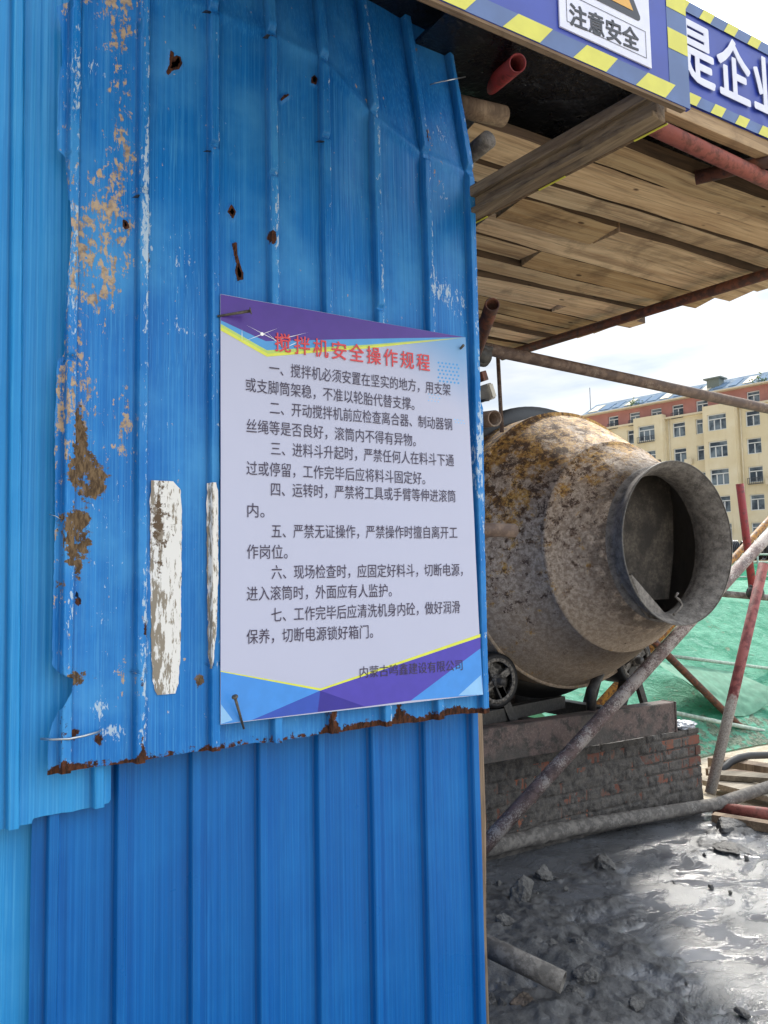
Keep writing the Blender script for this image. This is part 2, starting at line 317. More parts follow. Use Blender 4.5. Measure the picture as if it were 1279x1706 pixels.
# ------------------------------------------------------------------ ground: wet cement slurry near the mixer, dry earth beyond
def spaced(lo, hi, step, out, grow=1.35):
    a = list(np.arange(lo, hi, step)); d = step; x = a[-1]; up = []
    while x < out: d *= grow; x += d; up.append(x)
    d = step; x = a[0]; dn = []
    while x > -out: d *= grow; x -= d; dn.append(x)
    return np.array(dn[::-1]+a+up)
gx = spaced(1.0, 5.2, .012, 900); gy = spaced(.5, 3.7, .012, 900)
GX, GY = np.meshgrid(gx, gy)
def ground_h(X, Y):
    far = sstep(5.5, 8, np.hypot(X, Y)); w = 1-far
    wx = X+.12*fbm(X*1.3, Y*1.3, 3.1, 3); wy = Y+.12*fbm(X*1.3, Y*1.3, 9.7, 3)
    big = fbm(wx*1.1, wy*1.1, .3, 3); mid = fbm(wx*4.2, wy*4.2, 2.2, 4, .55); fin = fbm(X*24, Y*24, 5.5, 4, .6); chur = 1-np.abs(fbm(wx*7, wy*5, 8.8, 4, .6))*2.2
    lump = np.clip(big*.6+mid*.5+.03, 0, 1)
    amp = .35+.65*sstep(-.05, .35, fbm(X*.9+4, Y*.9, 1.5, 2)+.1)
    r2 = 1-np.abs(fbm(wx*11+wy*4, wy*8-wx*3, 6.1, 5, .62))*2.4
    h = .012*np.clip(r2, -1, 1)*sstep(-.15, .3, fbm(X*1.7, Y*1.7, 2.9, 3))+.028*big+.030*mid*amp+.020*chur*sstep(.0, .4, lump)*amp+.007*fin*sstep(-.1, .25, lump)
    rt = sstep(-.35, .25, X-(Y+.45)/1.05+.25*fbm(X*1.6, Y*1.6, 5.9, 3))
    h = h*(.62-.22*rt)-.007*rt+.004*rt*sstep(.1, .5, fbm(X*2.6, Y*4.2, 1.9, 4, .6))*(.5+chur)
    # heap of lumps along the shed side
    near = np.exp(-((X-2.05)/.55)**2-((Y-2.35)/.75)**2)
    h = h+.034*near*(.25+mid+chur*.5+.9*np.clip(fbm(X*17, Y*17, 2.4, 4, .6), -.2, 1))
    for (px, py, wp, hp, lab, br) in ROCKS:                  # mud banked up round each lump
        q = PZ(px, py+hp*.35, .01); r = wp*(q-EYE).dot(fw)/F*.7; dd = np.hypot(X-q.x, Y-q.y)/r
        h = h+r*.22*np.exp(-dd**2)*(.7+1.0*mid+.9*fbm(X*16, Y*16, 3.3, 3))
    return h*w, big, mid, fin
hh, big, mid, fin = ground_h(GX, GY)
lvl = .004
wet = 1-sstep(lvl, lvl+.012, hh)
nearm = 1-sstep(5.0, 7.0, np.hypot(GX, GY))
rip = .0007*fbm(GX*9, GY*14, 4.2, 3)+.0012*sstep(.05, .45, fbm(GX*1.9, GY*2.4, 7.7, 3)+.12)*(1-np.abs(fbm(GX*13+GY*5, GY*19, 2.7, 4, .6))*2)
rip = rip+.0016*sstep(.0, .35, fbm(GX*1.5+3, GY*2.0, 3.7, 3))*fbm(GX*26+GY*10, GY*30-GX*6, 6.2, 4, .6)
Zg = np.where(hh < lvl, lvl+rip+(hh-lvl)*.03, hh)*nearm
dry_bounce = sstep(4.25, 4.5, GX+.25*fbm(GX*1.5, GY*1.5, .2, 3))*sstep(2.75, 3.05, GY+.2*fbm(GX*2, GY*2, 7, 3))
dry_bounce = np.maximum(dry_bounce, sstep(5.6, 6.6, np.hypot(GX, GY))); dry_bounce = np.maximum(dry_bounce, np.maximum(sstep(.75, .35, GY+.1*fbm(GX*2, GY*2, 3, 2)), sstep(.6, .2, GX)))  # pale ground round the camera added to bounce light up at wall and deck
Zg = Zg*(1-dry_bounce)-.012*dry_bounce
me = grid_mesh('ground', np.stack([GX, GY, Zg], -1))
g = G('wet_cement_mud'); p = g.pos(); n1 = g.noise(p, 14, 8, .65); n2 = g.noise(p, 90, 6, .7); n3 = g.noise(p, 3, 5, .55); we = g.attr('wet'); dr = g.attr('dry_bounce')
c = g.mix(g.step(n1, .36, .66), hx('434343'), hx('636261')); c = g.mix(g.math('MULTIPLY', g.step(n2, .5, .7), .5), c, hx('797877')); cw = g.mix(g.step(n3, .35, .65), hx('4e4f51'), hx('636569'))
c = g.mix(we, c, cw); c = g.mix(dr, c, g.mix(g.step(n1, .35, .65), hx('b3a58e'), hx('cfc3ae')))
film = g.step(g.noise(g.map(p, (1.3, 2.1, 1)), 2.6, 7, .68, .8), .44, .56); ro = g.math('ADD', g.mix(we, (.38, .38, .38, 1), g.mix(film, (.30, .30, .30, 1), (.08, .08, .08, 1))), g.math('MULTIPLY', g.step(n1, .45, .7), .12)); ro = g.mix(dr, ro, (.9, .9, .9, 1))
bh = g.math('MULTIPLY', g.math('ADD', n1, n2), g.mix(we, (1, 1, 1, 1), g.mix(film, (.34, .34, .34, 1), (.05, .05, .05, 1))))
mud_m = g.out(c, ro, 0, g.bump(bh, .7, .012), IOR=g.rng(we, 0, 1, 1.45, 1.56))
gr_o = link('ground', me, mud_m, None, True, {'wet': wet*(1-dry_bounce), 'dry_bounce': dry_bounce}); tag(gr_o, kind='structure')

# ------------------------------------------------------------------ blue shed wall
WY = 1.61
def on_wall(px, py): q = PY(px, py, WY); return q.x, q.z
RIB_U = [.277, .412, .561, .697, .830, .967, 1.112, 1.247]; RIB_L = [.391, .538, .684, .823, .962, 1.108, 1.252]
def interp_pts(pts, z):
    pts = sorted(pts); return np.interp(z, [a for a, b in pts], [b for a, b in pts])
def rib_h(X, ribs, top=.0085, base=.0118, ht=.020, fl=.0009):
    h = np.zeros_like(X)
    for c in ribs: h = np.maximum(h, ht*np.clip((base-np.abs(X-c))/(base-top), 0, 1))
    for c in ribs:                                           # two shallow stiffening flutes between ribs
        for k, o in enumerate((.028, .041, .054, .067, .080, .093, .106)): h = np.maximum(h, fl*(.5+.8*((k*37+int(c*1000)) % 11)/11)*np.clip(1-np.abs(X-c-o)/.0035, 0, 1))
    return h
shed = empty('blue_shed', (.7, 1.62, 0), 'blue corrugated metal site shed with patched and rusted sheets', 'shed')

# upper worn sheet
left_px = [(75, 1289), (77, 1240), (82, 1210), (118, 1150), (119, 1137), (96, 1130), (83, 1112), (84, 1000), (87, 900), (88, 800), (87, 720), (91, 612), (103, 600), (106, 480), (113, 400), (108, 330), (105, 275), (91, 262), (92, 150), (99, 120), (98, 60), (88, 26), (128, 10), (120, -60), (118, -300)]
right_px = [(803, 1190), (803, 1160), (799, 1000), (803, 860), (800, 690), (795, 676), (793, 560), (790, 480), (787, 380), (779, 240), (772, 110), (781, 88), (780, 62), (772, 20), (760, -40), (740, -300)]
LP = [on_wall(*q)[::-1] for q in left_px]; RP = [on_wall(*q)[::-1] for q in right_px]
nr, nc = 600, 640
zb, zt = 1.098, 2.98
T = np.linspace(0, 1, nr)[:, None]; U = np.linspace(0, 1, nc)[None, :]
zz = zb+(zt-zb)*T+0*U
Lx = interp_pts(LP, zz)+.0025*fbm(zz*40, 0*zz, 1.0, 3); Rx = interp_pts(RP, zz)+.0022*fbm(zz*30, 0*zz+5, 2.0, 3)
X = Lx+(Rx-Lx)*U
bot = 1.1085+.008*fbm(X*9, 0*X, 3, 4)+.010*np.clip((X-.3), 0, 1)
Z = np.where(T < .02, bot+(zz-zb), zz); Z = bot+(zz-zb)*(zt-bot)/(zt-zb)
kink = [on_wall(350, 252), on_wall(446, 298), on_wall(536, 236), on_wall(619, 190), on_wall(234, 327), on_wall(107, 603), on_wall(706, 270), on_wall(628, 520)]
crease = [on_wall(270, 0), on_wall(350, 26), on_wall(445, 62), on_wall(535, 105), on_wall(612, 190), on_wall(700, 262), on_wall(790, 300)]
zc = np.interp(X, [a for a, b in crease], [b for a, b in crease])
rh = rib_h(X, RIB_U, fl=.0002)
for (kx, kz) in kink: rh = rh*(1-.6*np.exp(-((Z-kz)/.005)**2-((X-kx)/.03)**2))
up = np.clip(Z-zc, 0, 1); upm = sstep(.26, .45, X)
rh = rh*(1-.8*np.exp(-((Z-zc)/.012)**2)*upm)
lap = np.clip((.345-X)/.09, 0, 1)
dent = .007*fbm(X*3.5, Z*2.2, .7, 3)+.0032*fbm(X*11, Z*6, 2.7, 3)+.004*np.clip(fbm(X*5, Z*3.2, 4.4, 2)-.2, 0, 1)+.012*lap*fbm(X*7, Z*3.5, 6.1, 3)
for (px, py, dp, r) in [(600, 300, .006, .06), (720, 330, .006, .05), (480, 190, .005, .05), (750, 560, -.004, .05), (300, 560, -.004, .05), (640, 250, .008, .09)]:
    ax, az = on_wall(px, py); dent = dent+dp*np.exp(-((X-ax)/r)**2-((Z-az)/(r*1.5))**2)
curl = .02*sstep(1.235, 1.29, X)*sstep(2.55, 2.85, Z)-.006*np.exp(-((Z-1.11)/.02)**2)*np.abs(fbm(X*14, Z, 4, 2))
Yw = 1.598-rh+dent*.6+.16*up*upm*(.6+.6*sstep(.5, 1.1, X))-.004*np.exp(-((Z-zc)/.018)**2)*upm+curl-.012*lap*lap
# wear fields
def blob(px, py, rx, ry):
    ax, az = on_wall(px, py); s = .00132; return np.exp(-((X-ax)/(rx*s))**2-((Z-az)/(ry*s))**2)
tan = .0*X; mud = .0*X; scf = .0*X; rus = .0*X
tan += .28*np.clip(1-(X-Lx)/.045, 0, 1)*(sstep(1.2, 1.4, Z)*(1-.5*sstep(2.2, 2.6, Z)))
for b in [(195, 110, 26, 130, .45), (205, 260, 16, 60, .42), (165, 330, 16, 60, .40), (178, 380, 32, 42, .62), (150, 430, 40, 60, .42), (160, 490, 26, 40, .44), (140, 640, 20, 60, .3), (205, 720, 16, 70, .38), (205, 1110, 18, 24, .42), (215, 1150, 30, 22, .25), (195, 20, 60, 40, .35), (285, 110, 14, 16, .2), (640, 160, 8, 30, .2), (715, 230, 14, 40, .35), (605, 170, 8, 20, .45), (712, 62, 7, 9, .6), (720, 300, 14, 30, .35), (185, 370, 50, 120, .2), (175, 700, 40, 200, .14), (270, 200, 6, 10, .2), (131, 680, 20, 60, .4), (110, 690, 20, 90, .2)]:
    tan += .8*b[4]*blob(*b[:4])
for b in [(133, 790, 26, 26, .75), (150, 800, 28, 36, .6), (132, 745, 12, 46, .6), (124, 870, 26, 20, .8), (124, 915, 22, 26, .85), (127, 960, 8, 20, .5), (120, 1128, 26, 12, .7), (95, 975, 10, 14, .5), (328, 1132, 9, 12, .9), (125, 700, 9, 30, .5)]:
    mud += b[4]*blob(*b[:4])
for c_, w_ in zip(RIB_U, (.2, .26, .14, .20, .16, .22, .24, .22)):
    scf += w_*np.exp(-((X-c_-.006)/.009)**2)*(.55+.9*np.clip(fbm(0*X+c_*9, Z*2.6, 1.2, 3)+.25, 0, 1))
for b in [(237, 290, 12, 60, .2), (237, 400, 14, 60, .26), (300, 430, 30, 60, .17), (300, 330, 20, 20, .1), (740, 495, 26, 26, .36), (720, 470, 20, 30, .2), (735, 225, 26, 30, .22), (765, 520, 16, 60, .18), (300, 550, 30, 16, .22), (780, 780, 16, 80, .3), (155, 120, 10, 14, .3), (115, 160, 14, 80, .2), (110, 480, 12, 120, .24), (170, 900, 50, 150, .1), (165, 1175, 10, 24, .4), (190, 1215, 20, 14, .36), (450, 350, 10, 60, .2), (345, 600, 9, 60, .16), (240, 1060, 14, 120, .2), (795, 720, 14, 60, .4), (735, 330, 8, 40, .25)]:
    scf += b[4]*blob(*b[:4])
tan = np.minimum(tan, .43); mud = np.minimum(mud, .62)
edge = np.clip(1-(Z-bot)/(.022+.03*np.clip(fbm(X*11, 0*X, 7, 3)+.2, 0, 1)), 0, 1)
rus += edge*(.46+.5*sstep(.75, .98, X)+.3*np.exp(-((X-.415)/.02)**2)+.2*np.exp(-((X-.56)/.03)**2)+.0*X)
rus += .5*np.exp(-((X-.415)/.007)**2)*np.exp(-((Z-1.12)/.07)**2)
for k, cc in enumerate(RIB_U[:5]): rus += .22*np.exp(-((X-cc-.013)/.004)**2)*np.clip(fbm(0*X+k*3, Z*3, 9, 3)+.2, 0, 1)
for b in [(444, 402, 5, 10, .8), (447, 405, 4, 14, .6), (706, 232, 6, 20, .7), (122, 1222, 10, 10, .5), (165, 1230, 12, 12, .6), (112, 1285, 14, 14, .7), (545, 1192, 9, 30, .6), (100, 1222, 8, 60, .35), (228, 1130, 5, 30, .4), (240, 360, 4, 60, .3), (243, 440, 4, 40, .4), (355, 440, 12, 60, .2), (458, 430, 14, 80, .17), (660, 1180, 10, 20, .5), (128, 1000, 5, 10, .7), (280, 105, 12, 18, .1), (235, 1050, 5, 14, .7)]:
    rus += b[4]*blob(*b[:4])
# ragged tears in the sheet, each with a brown bare-metal lip
tears = [[(281, 92), (285, 95), (284, 107), (290, 100), (296, 101), (299, 112), (294, 121), (282, 124), (276, 131), (274, 128), (279, 115)],
         [(515, 134), (520, 131), (524, 136), (522, 145), (515, 143)], [(464, 170), (470, 163), (477, 162), (470, 168), (464, 172)],
         [(381, 346), (388, 357), (384, 368), (375, 358)], [(383, 411), (389, 409), (390, 424), (394, 442), (400, 458), (400, 469), (392, 470), (388, 456), (390, 444), (386, 430)],
         [(202, 371), (208, 374), (211, 384), (206, 387), (201, 380)]]
def poly_dist(px, pz, poly):
    d = np.full(px.shape, 9.0); ins = np.zeros(px.shape, bool); n = len(poly)
    for i in range(n):
        ax, az = poly[i]; bx, bz = poly[(i+1) % n]; ex, ez = bx-ax, bz-az; t = np.clip(((px-ax)*ex+(pz-az)*ez)/(ex*ex+ez*ez+1e-12), 0, 1)
        d = np.minimum(d, np.hypot(px-ax-t*ex, pz-az-t*ez)); cnd = ((az > pz) != (bz > pz)) & (px < (bx-ax)*(pz-az)/(bz-az+1e-12)+ax); ins ^= cnd
    return np.where(ins, -d, d)
hole = np.zeros(X.shape, bool)
for k, tpoly in enumerate(tears):
    d = poly_dist(X, Z, [on_wall(*q) for q in tpoly]); hole |= d < (-.0022 if k in (0, 4) else -.0014); rus += .75*np.exp(-(np.maximum(d, 0)/.0016)**2); Yw = Yw-.004*np.exp(-(np.maximum(d, 0)/.004)**2)
me = grid_mesh('wall_sheet', np.stack([X, Yw, Z], -1))
o = link('wall_sheet', me, blueA, shed, True, {'tan': tan, 'mud': mud, 'grime_shade': sum(np.exp(-((X-c_+.0125)/.0028)**2)*(.6+.4*fbm(0*X+c_*5, Z*5, 1.1, 3))+.5*np.exp(-((X-c_-.0135)/.0018)**2) for c_ in RIB_U), 'scuff': scf*1.3, 'rust': rus}); o['label'] = 'upper worn blue sheet with rust-eaten lower edge and tan scabs'
hv = hole.ravel(); bm = bmesh.new(); bm.from_mesh(me); bm.verts.ensure_lookup_table()
bmesh.ops.delete(bm, geom=[f for f in bm.faces if all(hv[v.index] for v in f.verts)], context='FACES')
bm.to_mesh(me); bm.free()

def simple_sheet(x0, x1, z0, z1, y, ribs, mat, step=.002, zstep=.02, topf=None, botf=None, lean=0.0, label=None, amp=1.0):
    xs = np.arange(x0, x1+1e-6, step); zs = np.linspace(0, 1, int((z1-z0)/zstep)+2); XX, TT = np.meshgrid(xs, zs)
    b = z0 if botf is None else botf(XX); t = z1 if topf is None else topf(XX); ZZ = b+(t-b)*TT
    cxs = lean*(ZZ-1.5); YY = y-rib_h(XX-cxs, ribs)+amp*(.003*fbm(XX*3, ZZ*1.6, y*50, 3)+.001*fbm(XX*14, ZZ*6, 1, 2))
    sc = sum(.16*np.exp(-((XX-cxs-c-.009)/.005)**2)*np.clip(fbm(0*XX+c*7, ZZ*3, 2.0, 3)+.45, 0, 1) for c in ribs)
    ta = .0*XX
    if y > 1.64: ta = .34*np.exp(-((XX-.232)/.012)**2)*np.clip(fbm(0*XX, ZZ*3, 6, 2)+.4, 0, 1)
    o = link('wall_sheet', grid_mesh('wall_sheet', np.stack([XX, YY, ZZ], -1)), mat, shed, True, {'scuff': sc, 'tan': ta, 'grime_shade': sum(.7*np.exp(-((XX-cxs-c+.0125)/.0025)**2) for c in ribs)})
    if label: o['label'] = label
    return o
# lower sheet, and the paler sheet lapped over it at the left
simple_sheet(.232, 1.268, .0, 1.25, 1.650, [.268]+RIB_L, blueB, label='lower deep blue sheet with fine vertical streaks')
pb = [on_wall(-600, 1420), on_wall(0, 1386), on_wall(55, 1374), on_wall(57, 1366), on_wall(120, 1356), on_wall(185, 1341), on_wall(187, 1335)]
simple_sheet(-.55, on_wall(188, 1340)[0], 0.9, 3.0, 1.627, [-.13, .0, .19, .338], blueC, botf=lambda x: np.interp(x, [a for a, b in pb], [b for a, b in pb])+.003*fbm(x*20, 0*x, 2, 2), lean=-.012, label='pale blue sheet lapped over the lower sheet')
MB().box((.72, 1.69, 2.02), (1.0, .02, 1.9)).build('backing_board', plain('dark_board', hx('241d18'), .9), shed)
MB().box((1.19, 2.9, 1.45), (.02, 2.4, 2.9)).build('side_wall', blueB, shed)
MB().box((-.6, 2.9, 1.45), (.02, 2.4, 2.9)).build('side_wall', blueB, shed)
MB().box((.3, 4.1, 1.45), (1.78, .02, 2.9)).build('rear_wall', blueB, shed)
MB().box((.3, 2.97, 2.96), (1.86, 2.3, .04)).build('roof', blueC, shed)
simple_sheet(-.55, .30, .0, 1.25, 1.672, [-.06, .085], blueC, label='mid blue sheet at the lower left beside the deep blue sheet')
# wooden post behind the sheet edge
a, b = PY(788, 1195, 1.70), PY(796, 1540, 1.70)
mb = MB(); mb.path([a+Vector((.0, 0, 1.0)), a+Vector((.002, 0, .4)), a+Vector((.004, 0, 0)), (a+b)/2+Vector((.005, 0, 0)), b, Vector((b.x, b.y, .0))], [.022, .023, .021, .023, .021, .023], 12)
mb.build('corner_post', post_m, shed)
MB().tube((1.33, 1.86, 0), (1.33, 1.86, 2.85), .024, 16, hollow=False).build('corner_pole', pipe_rust, shed)
for q in ((2.0, 3.5), (1.40, 2.45)): MB().tube((q[0], q[1], 0), (q[0], q[1], 2.72), .024, 16, hollow=False).build('rear_pole', pipe_rust, shed)
# flaps bent out of the ribs at the kinks
for (px, py, w, h) in [(345, 20, 16, 7), (448, 62, 20, 11), (232, 328, 22, 9), (110, 604, 14, 8), (346, 252, 14, 4), (534, 236, 16, 5), (124, 26, 20, 26), (128, 992, 6, 14)]:
    q = lambda dx, dy, y: PY(px+dx, py+dy, y)
    m = MB(); P = [q(-w*.55, h*.1, 1.592), q(-w*.15, -h*.5, 1.580), q(w*.35, -h*.25, 1.578), q(w*.55, h*.5, 1.586), q(.05*w, h*.25, 1.588)]
    m.prism(P, (0, 0, 0), (0, .0012, 0)); m.build('torn_flap', plain('torn_edge_metal', hx('333a44'), .5, .4, 80) if 'torn_edge_metal' not in bpy.data.materials else bpy.data.materials['torn_edge_metal'], shed)

# torn white paper strips
g = G('torn_white_paper'); p = g.pos(); f = g.noise(g.map(p, (120, 120, 26)), 1, 7, .7); f3 = g.noise(p, 70, 7, .7); x_, y_, z_ = g.xyz(p)
ax = on_wall(262, 870); bias = g.math('SUBTRACT', .34, g.math('ADD', g.math('MULTIPLY', g.math('ABSOLUTE', g.math('SUBTRACT', x_, ax[0])), 7.0), g.math('MULTIPLY', g.math('ABSOLUTE', g.math('SUBTRACT', z_, ax[1])), 1.4)))
c = g.mix(g.step(g.math('ADD', f, g.math('MULTIPLY', g.attr('dirt'), .10)), .545, .60), hx('e4e2de'), hx('8f8576')); c = g.mix(g.step(g.math('ADD', f3, g.math('MAXIMUM', bias, 0.0)), .72, .8), c, hx('5f4e3c'))
paper_m = g.out(c, .85, 0, g.bump(f, .4, .002))
def strip(px_l, px_r, label):
    Lp = [(q.z, q.x) for q in (PY(x, y, 1.594) for x, y in px_l)]; Rp = [(q.z, q.x) for q in (PY(x, y, 1.594) for x, y in px_r)]
    z0 = min(a for a, b in Lp); z1 = max(a for a, b in Lp); t = np.linspace(0, 1, 90)[:, None]; u = np.linspace(0, 1, 14)[None, :]; zz = z0+(z1-z0)*t+0*u
    l = interp_pts(Lp, zz)+.003*fbm(zz*45, 0*zz, 3, 4, .6); r = interp_pts(Rp, zz)+.003*fbm(zz*45, 0*zz, 8, 4, .6); xx = l+(r-l)*u; rr = rib_h(xx, RIB_U, fl=0)
    yy = 1.5945-rr-.0008*np.abs(fbm(xx*40, zz*20, 4, 3))
    o = link('paper_strip', grid_mesh('paper_strip', np.stack([xx, yy, zz], -1)), paper_m, None, True, {'dirt': sstep(.35, 1, 1-u)+.45*sstep(.5, .1, t)})
    tag(o, label, 'paper strip'); return o
strip([(252, 800), (250, 830), (250, 950), (252, 1080), (254, 1135), (258, 1150), (262, 1158)], [(285, 797), (300, 815), (303, 850), (302, 960), (301, 1080), (297, 1140), (291, 1158)], 'wide torn white paper strip with dried mud on the blue wall')
strip([(345, 805), (344, 850), (345, 960), (346, 1060), (347, 1113)], [(355, 806), (358, 830), (358, 960), (355, 1050), (348.5, 1113)], 'narrow torn white paper strip beside the poster edge')

# wires tied through the wall
def wire(pts, r, label, ys):
    tag(MB().path([PY(x, y, Y) for (x, y), Y in zip(pts, ys)], r, 8).build('tie_wire', steel_m), label, 'wire')
wire([(68, 1231), (90, 1232), (115, 1231), (140, 1226), (165, 1219), (168, 1215)], .0022, 'silver tie wire across the lower left corner of the sheet', [1.60, 1.572, 1.568, 1.57, 1.585, 1.60])
wire([(716, 141), (735, 136), (755, 132), (775, 128)], .0016, 'thin pale wire sticking out near the top right wall edge', [1.60, 1.575, 1.57, 1.60])
wire([(82, 857), (93, 860), (105, 868)], .0009, 'short white wire end at the left sheet lap', [1.59, 1.57, 1.585])

# ------------------------------------------------------------------ poster with the mixer rules
PYL = 1.573
poster = empty('rules_poster', PY(585, 1180, PYL), 'white and purple safety rules poster in Chinese nailed to the blue wall', 'poster')
def on_p(px, py): return PY(px, py, PYL)
def z7(x, y): return 360+x/2.7804, 480+y/2.7804
def z8(x, y): return 360+x/2.7804, 860+y/2.7804
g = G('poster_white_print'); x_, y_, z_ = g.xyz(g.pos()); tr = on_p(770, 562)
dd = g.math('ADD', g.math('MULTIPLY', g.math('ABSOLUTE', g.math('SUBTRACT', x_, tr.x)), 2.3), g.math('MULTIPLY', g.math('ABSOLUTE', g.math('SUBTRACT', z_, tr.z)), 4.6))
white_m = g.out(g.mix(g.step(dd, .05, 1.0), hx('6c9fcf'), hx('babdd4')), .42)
pm = [white_m] + [plain('poster_ink_'+n, hx(c), .4, .04) for n, c in (('purple', '4b2c8e'), ('sky', '4c9ad8'), ('lime', 'b9d36a'), ('yellow', 'dbe050'), ('azure', '3f8fe0'), ('royal', '2a4fb4'), ('navy', '2b2490'), ('indigo', '4a3fae'), ('pale', '8ec2ee'))]
cor = [on_p(367, 490), on_p(775, 562), on_p(803, 1157), on_p(367, 1207)]
n_u, n_v = 24, 30
mb = MB(); gridv = [[None]*(n_u+1) for _ in range(n_v+1)]
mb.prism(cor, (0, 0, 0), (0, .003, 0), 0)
def art(pts, mi, lift): mb.quad([on_p(*q)+Vector((0, -lift, 0)) for q in pts], mi)
e = .0004
art([(367, 490.6), (774, 562), z7(1120, 228), z7(720, 234), z7(230, 246), (367, 534)], 1, e)
art([(367, 534), z7(230, 246), z7(720, 234), z7(1120, 228), z7(700, 262), z7(235, 288), (367, 540)], 2, e*1.2)
art([(367, 540), z7(235, 288), z7(700, 262), z7(1140, 229), z7(700, 270), z7(240, 304), (367, 545)], 3, e*1.4)
art([(367, 545), z7(240, 304), z7(700, 270), z7(1145, 230), z7(700, 279), z7(235, 318), (367, 551)], 4, e*1.3)
art([(367, 1117.6), z8(485, 798), z8(1222, 545), z8(1222, 560), z8(482, 808), (367, 1119)], 4, e)
art([(367, 1119), z8(482, 808), z8(165, 945), (367, 1206.5)], 5, e)
art([z8(20, 870), z8(75, 944), (367, 1206)], 9, e*1.5)
art([z8(482, 808), z8(470, 908), z8(165, 945)], 6, e)
art([z8(482, 808), z8(690, 882), z8(470, 908)], 7, e)
art([z8(482, 808), z8(1222, 560), z8(1222, 612), z8(900, 854), z8(690, 882)], 8, e)
art([z8(1222, 612), (802.5, 1157), z8(900, 854)], 5, e)
art([z8(1222, 735), (802.5, 1157), z8(1120, 830)], 9, e*1.5)
for (ox, oy, w, h, st) in ((1030, 345, 90, 95, 17), (985, 490, 50, 40, 15), (1105, 608, 40, 14, 13)):       # halftone dots
    for i in range(int(w/st)+1):
        for j in range(int(h/st)+1):
            cx_, cy_ = ox+i*st+(j % 2)*st*.4, oy+j*st+i*2; r_ = 5.2 if st == 17 else 3.4
            art([z7(cx_+r_*math.cos(k), cy_+r_*math.sin(k)) for k in (0, 1.05, 2.1, 3.14, 4.19, 5.24)], 2 if st == 17 else 9, e*.7)
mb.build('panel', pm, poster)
spark = MB()                                                                                       # printed star glints
for (a, b) in (((120, 250), (290, 184)), ((135, 170), (330, 270)), ((250, 248), (424, 206)), ((290, 290), (420, 230)), ((118, 190), (118, 250)), ((230, 200), (330, 300))):
    A, B = on_p(*z7(*a)), on_p(*z7(*b)); m_ = (A+B)/2; n_ = Vector((-(B-A).z, 0, (B-A).x)).normalized()*.0006; dy = Vector((0, -.0012, 0)); spark.quad([A+dy, m_+n_+dy, B+dy, m_-n_+dy])
c0 = on_p(*z7(212, 213))+Vector((0, -.0013, 0)); spark.quad([c0+Vector((math.cos(k*math.tau/12), 0, math.sin(k*math.tau/12)))*.004 for k in range(12)])
spark.build('printed_glints', plain('glint_white', hx('ffffff'), .4, .02), poster)
def bow(x, z): return -.0035*fbm(x*4+2, z*2.6, 7.7, 3)-.004*sstep(1.10, 1.27, x)*sstep(1.35, 1.15, z)-.0025*sstep(.66, .58, x)
ink = plain('poster_text_ink', hx('3a3048'), .45, .05); redink = plain('poster_title_ink', hx('d6444a'), .45, .05)
tx = MB()
def line(s, l, r, zf, hpx=53, **k): text_on(tx, s, on_p(*zf(*l)), on_p(*zf(*r)), .0300, PYL-.0016, 0, **k)
line('一、搅拌机必须安置在坚实的地方，用支架', (245, 372), (1085, 474), z7)
line('或支脚筒架稳，不准以轮胎代替支撑。', (135, 449), (918, 540), z7)
line('二、开动搅拌机前应检查离合器、制动器钢', (248, 556), (1092, 634), z7)
line('丝绳等是否良好，滚筒内不得有异物。', (138, 640), (925, 708), z7)
line('三、进料斗升起时，严禁任何人在料斗下通', (252, 745), (1100, 801), z7)
line('过或停留，工作完毕后应将料斗固定好。', (138, 836), (968, 884), z7)
line('四、运转时，严禁将工具或手臂等伸进滚筒', (252, 934), (1107, 967), z7)
line('内。', (142, 1031), (222, 1035), z7)
line('五、严禁无证操作，严禁操作时擅自离开工', (255, 71), (1115, 78), z8)
line('作岗位。', (140, 167), (330, 168), z8)
line('六、现场检查时，应固定好料斗，切断电源，', (256, 262), (1140, 250), z8)
line('进入滚筒时，外面应有人监护。', (140, 362), (812, 345), z8)
line('七、工作完毕后应清洗机身内砼，做好润滑', (255, 460), (1128, 422), z8)
line('保养，切断电源锁好箱门。', (140, 562), (725, 536), z8)
text_on(tx, '内蒙古鸣鑫建设有限公司', on_p(*z8(664, 726)), on_p(*z8(1138, 690)), .0255, PYL-.0016)
tx.build('lettering', ink, poster)
tt = MB(); ta_, tb_ = on_p(*z7(262, 252)), on_p(*z7(994, 352))
for i, ch in enumerate('搅拌机安全操作规程'): text_on(tt, ch, ta_.lerp(tb_, (i+.09)/9), ta_.lerp(tb_, (i+.91)/9), .041, PYL-.0022, .010)
tt.build('title_lettering', redink, poster)
for ch in list(poster.children):                           # the board is not quite flat
    m_ = bpy.data.objects[ch.name].data; bm = bmesh.new(); bm.from_mesh(m_); off = poster.location
    if 'lettering' not in ch.name:
        for x in np.arange(.58, 1.3, .03): bmesh.ops.bisect_plane(bm, geom=bm.verts[:]+bm.edges[:]+bm.faces[:], plane_co=Vector((x, 0, 0))-off, plane_no=(1, 0, 0))
        for z in np.arange(1.14, 2.1, .03): bmesh.ops.bisect_plane(bm, geom=bm.verts[:]+bm.edges[:]+bm.faces[:], plane_co=Vector((0, 0, z))-off, plane_no=(0, 0, 1))
    v = np.array([q.co[:] for q in bm.verts]); dy_ = bow(v[:, 0]+off.x, v[:, 2]+off.z)
    for q, d in zip(bm.verts, dy_): q.co.y += d
    bm.to_mesh(m_); bm.free()
def nail(a, b, Ya, Yb, r, head=True):
    A, B = PY(*a, Ya), PY(*b, Yb); m = MB(); m.tube(A, B, r*.7, 10, hollow=False, r2=r)
    if head: m.lathe(B, B-A, [(-.001, 0), (-.001, r*2.1), (.0015, r*2.0), (.002, 0)], 12)
    m.build('nail', nail_m, poster)
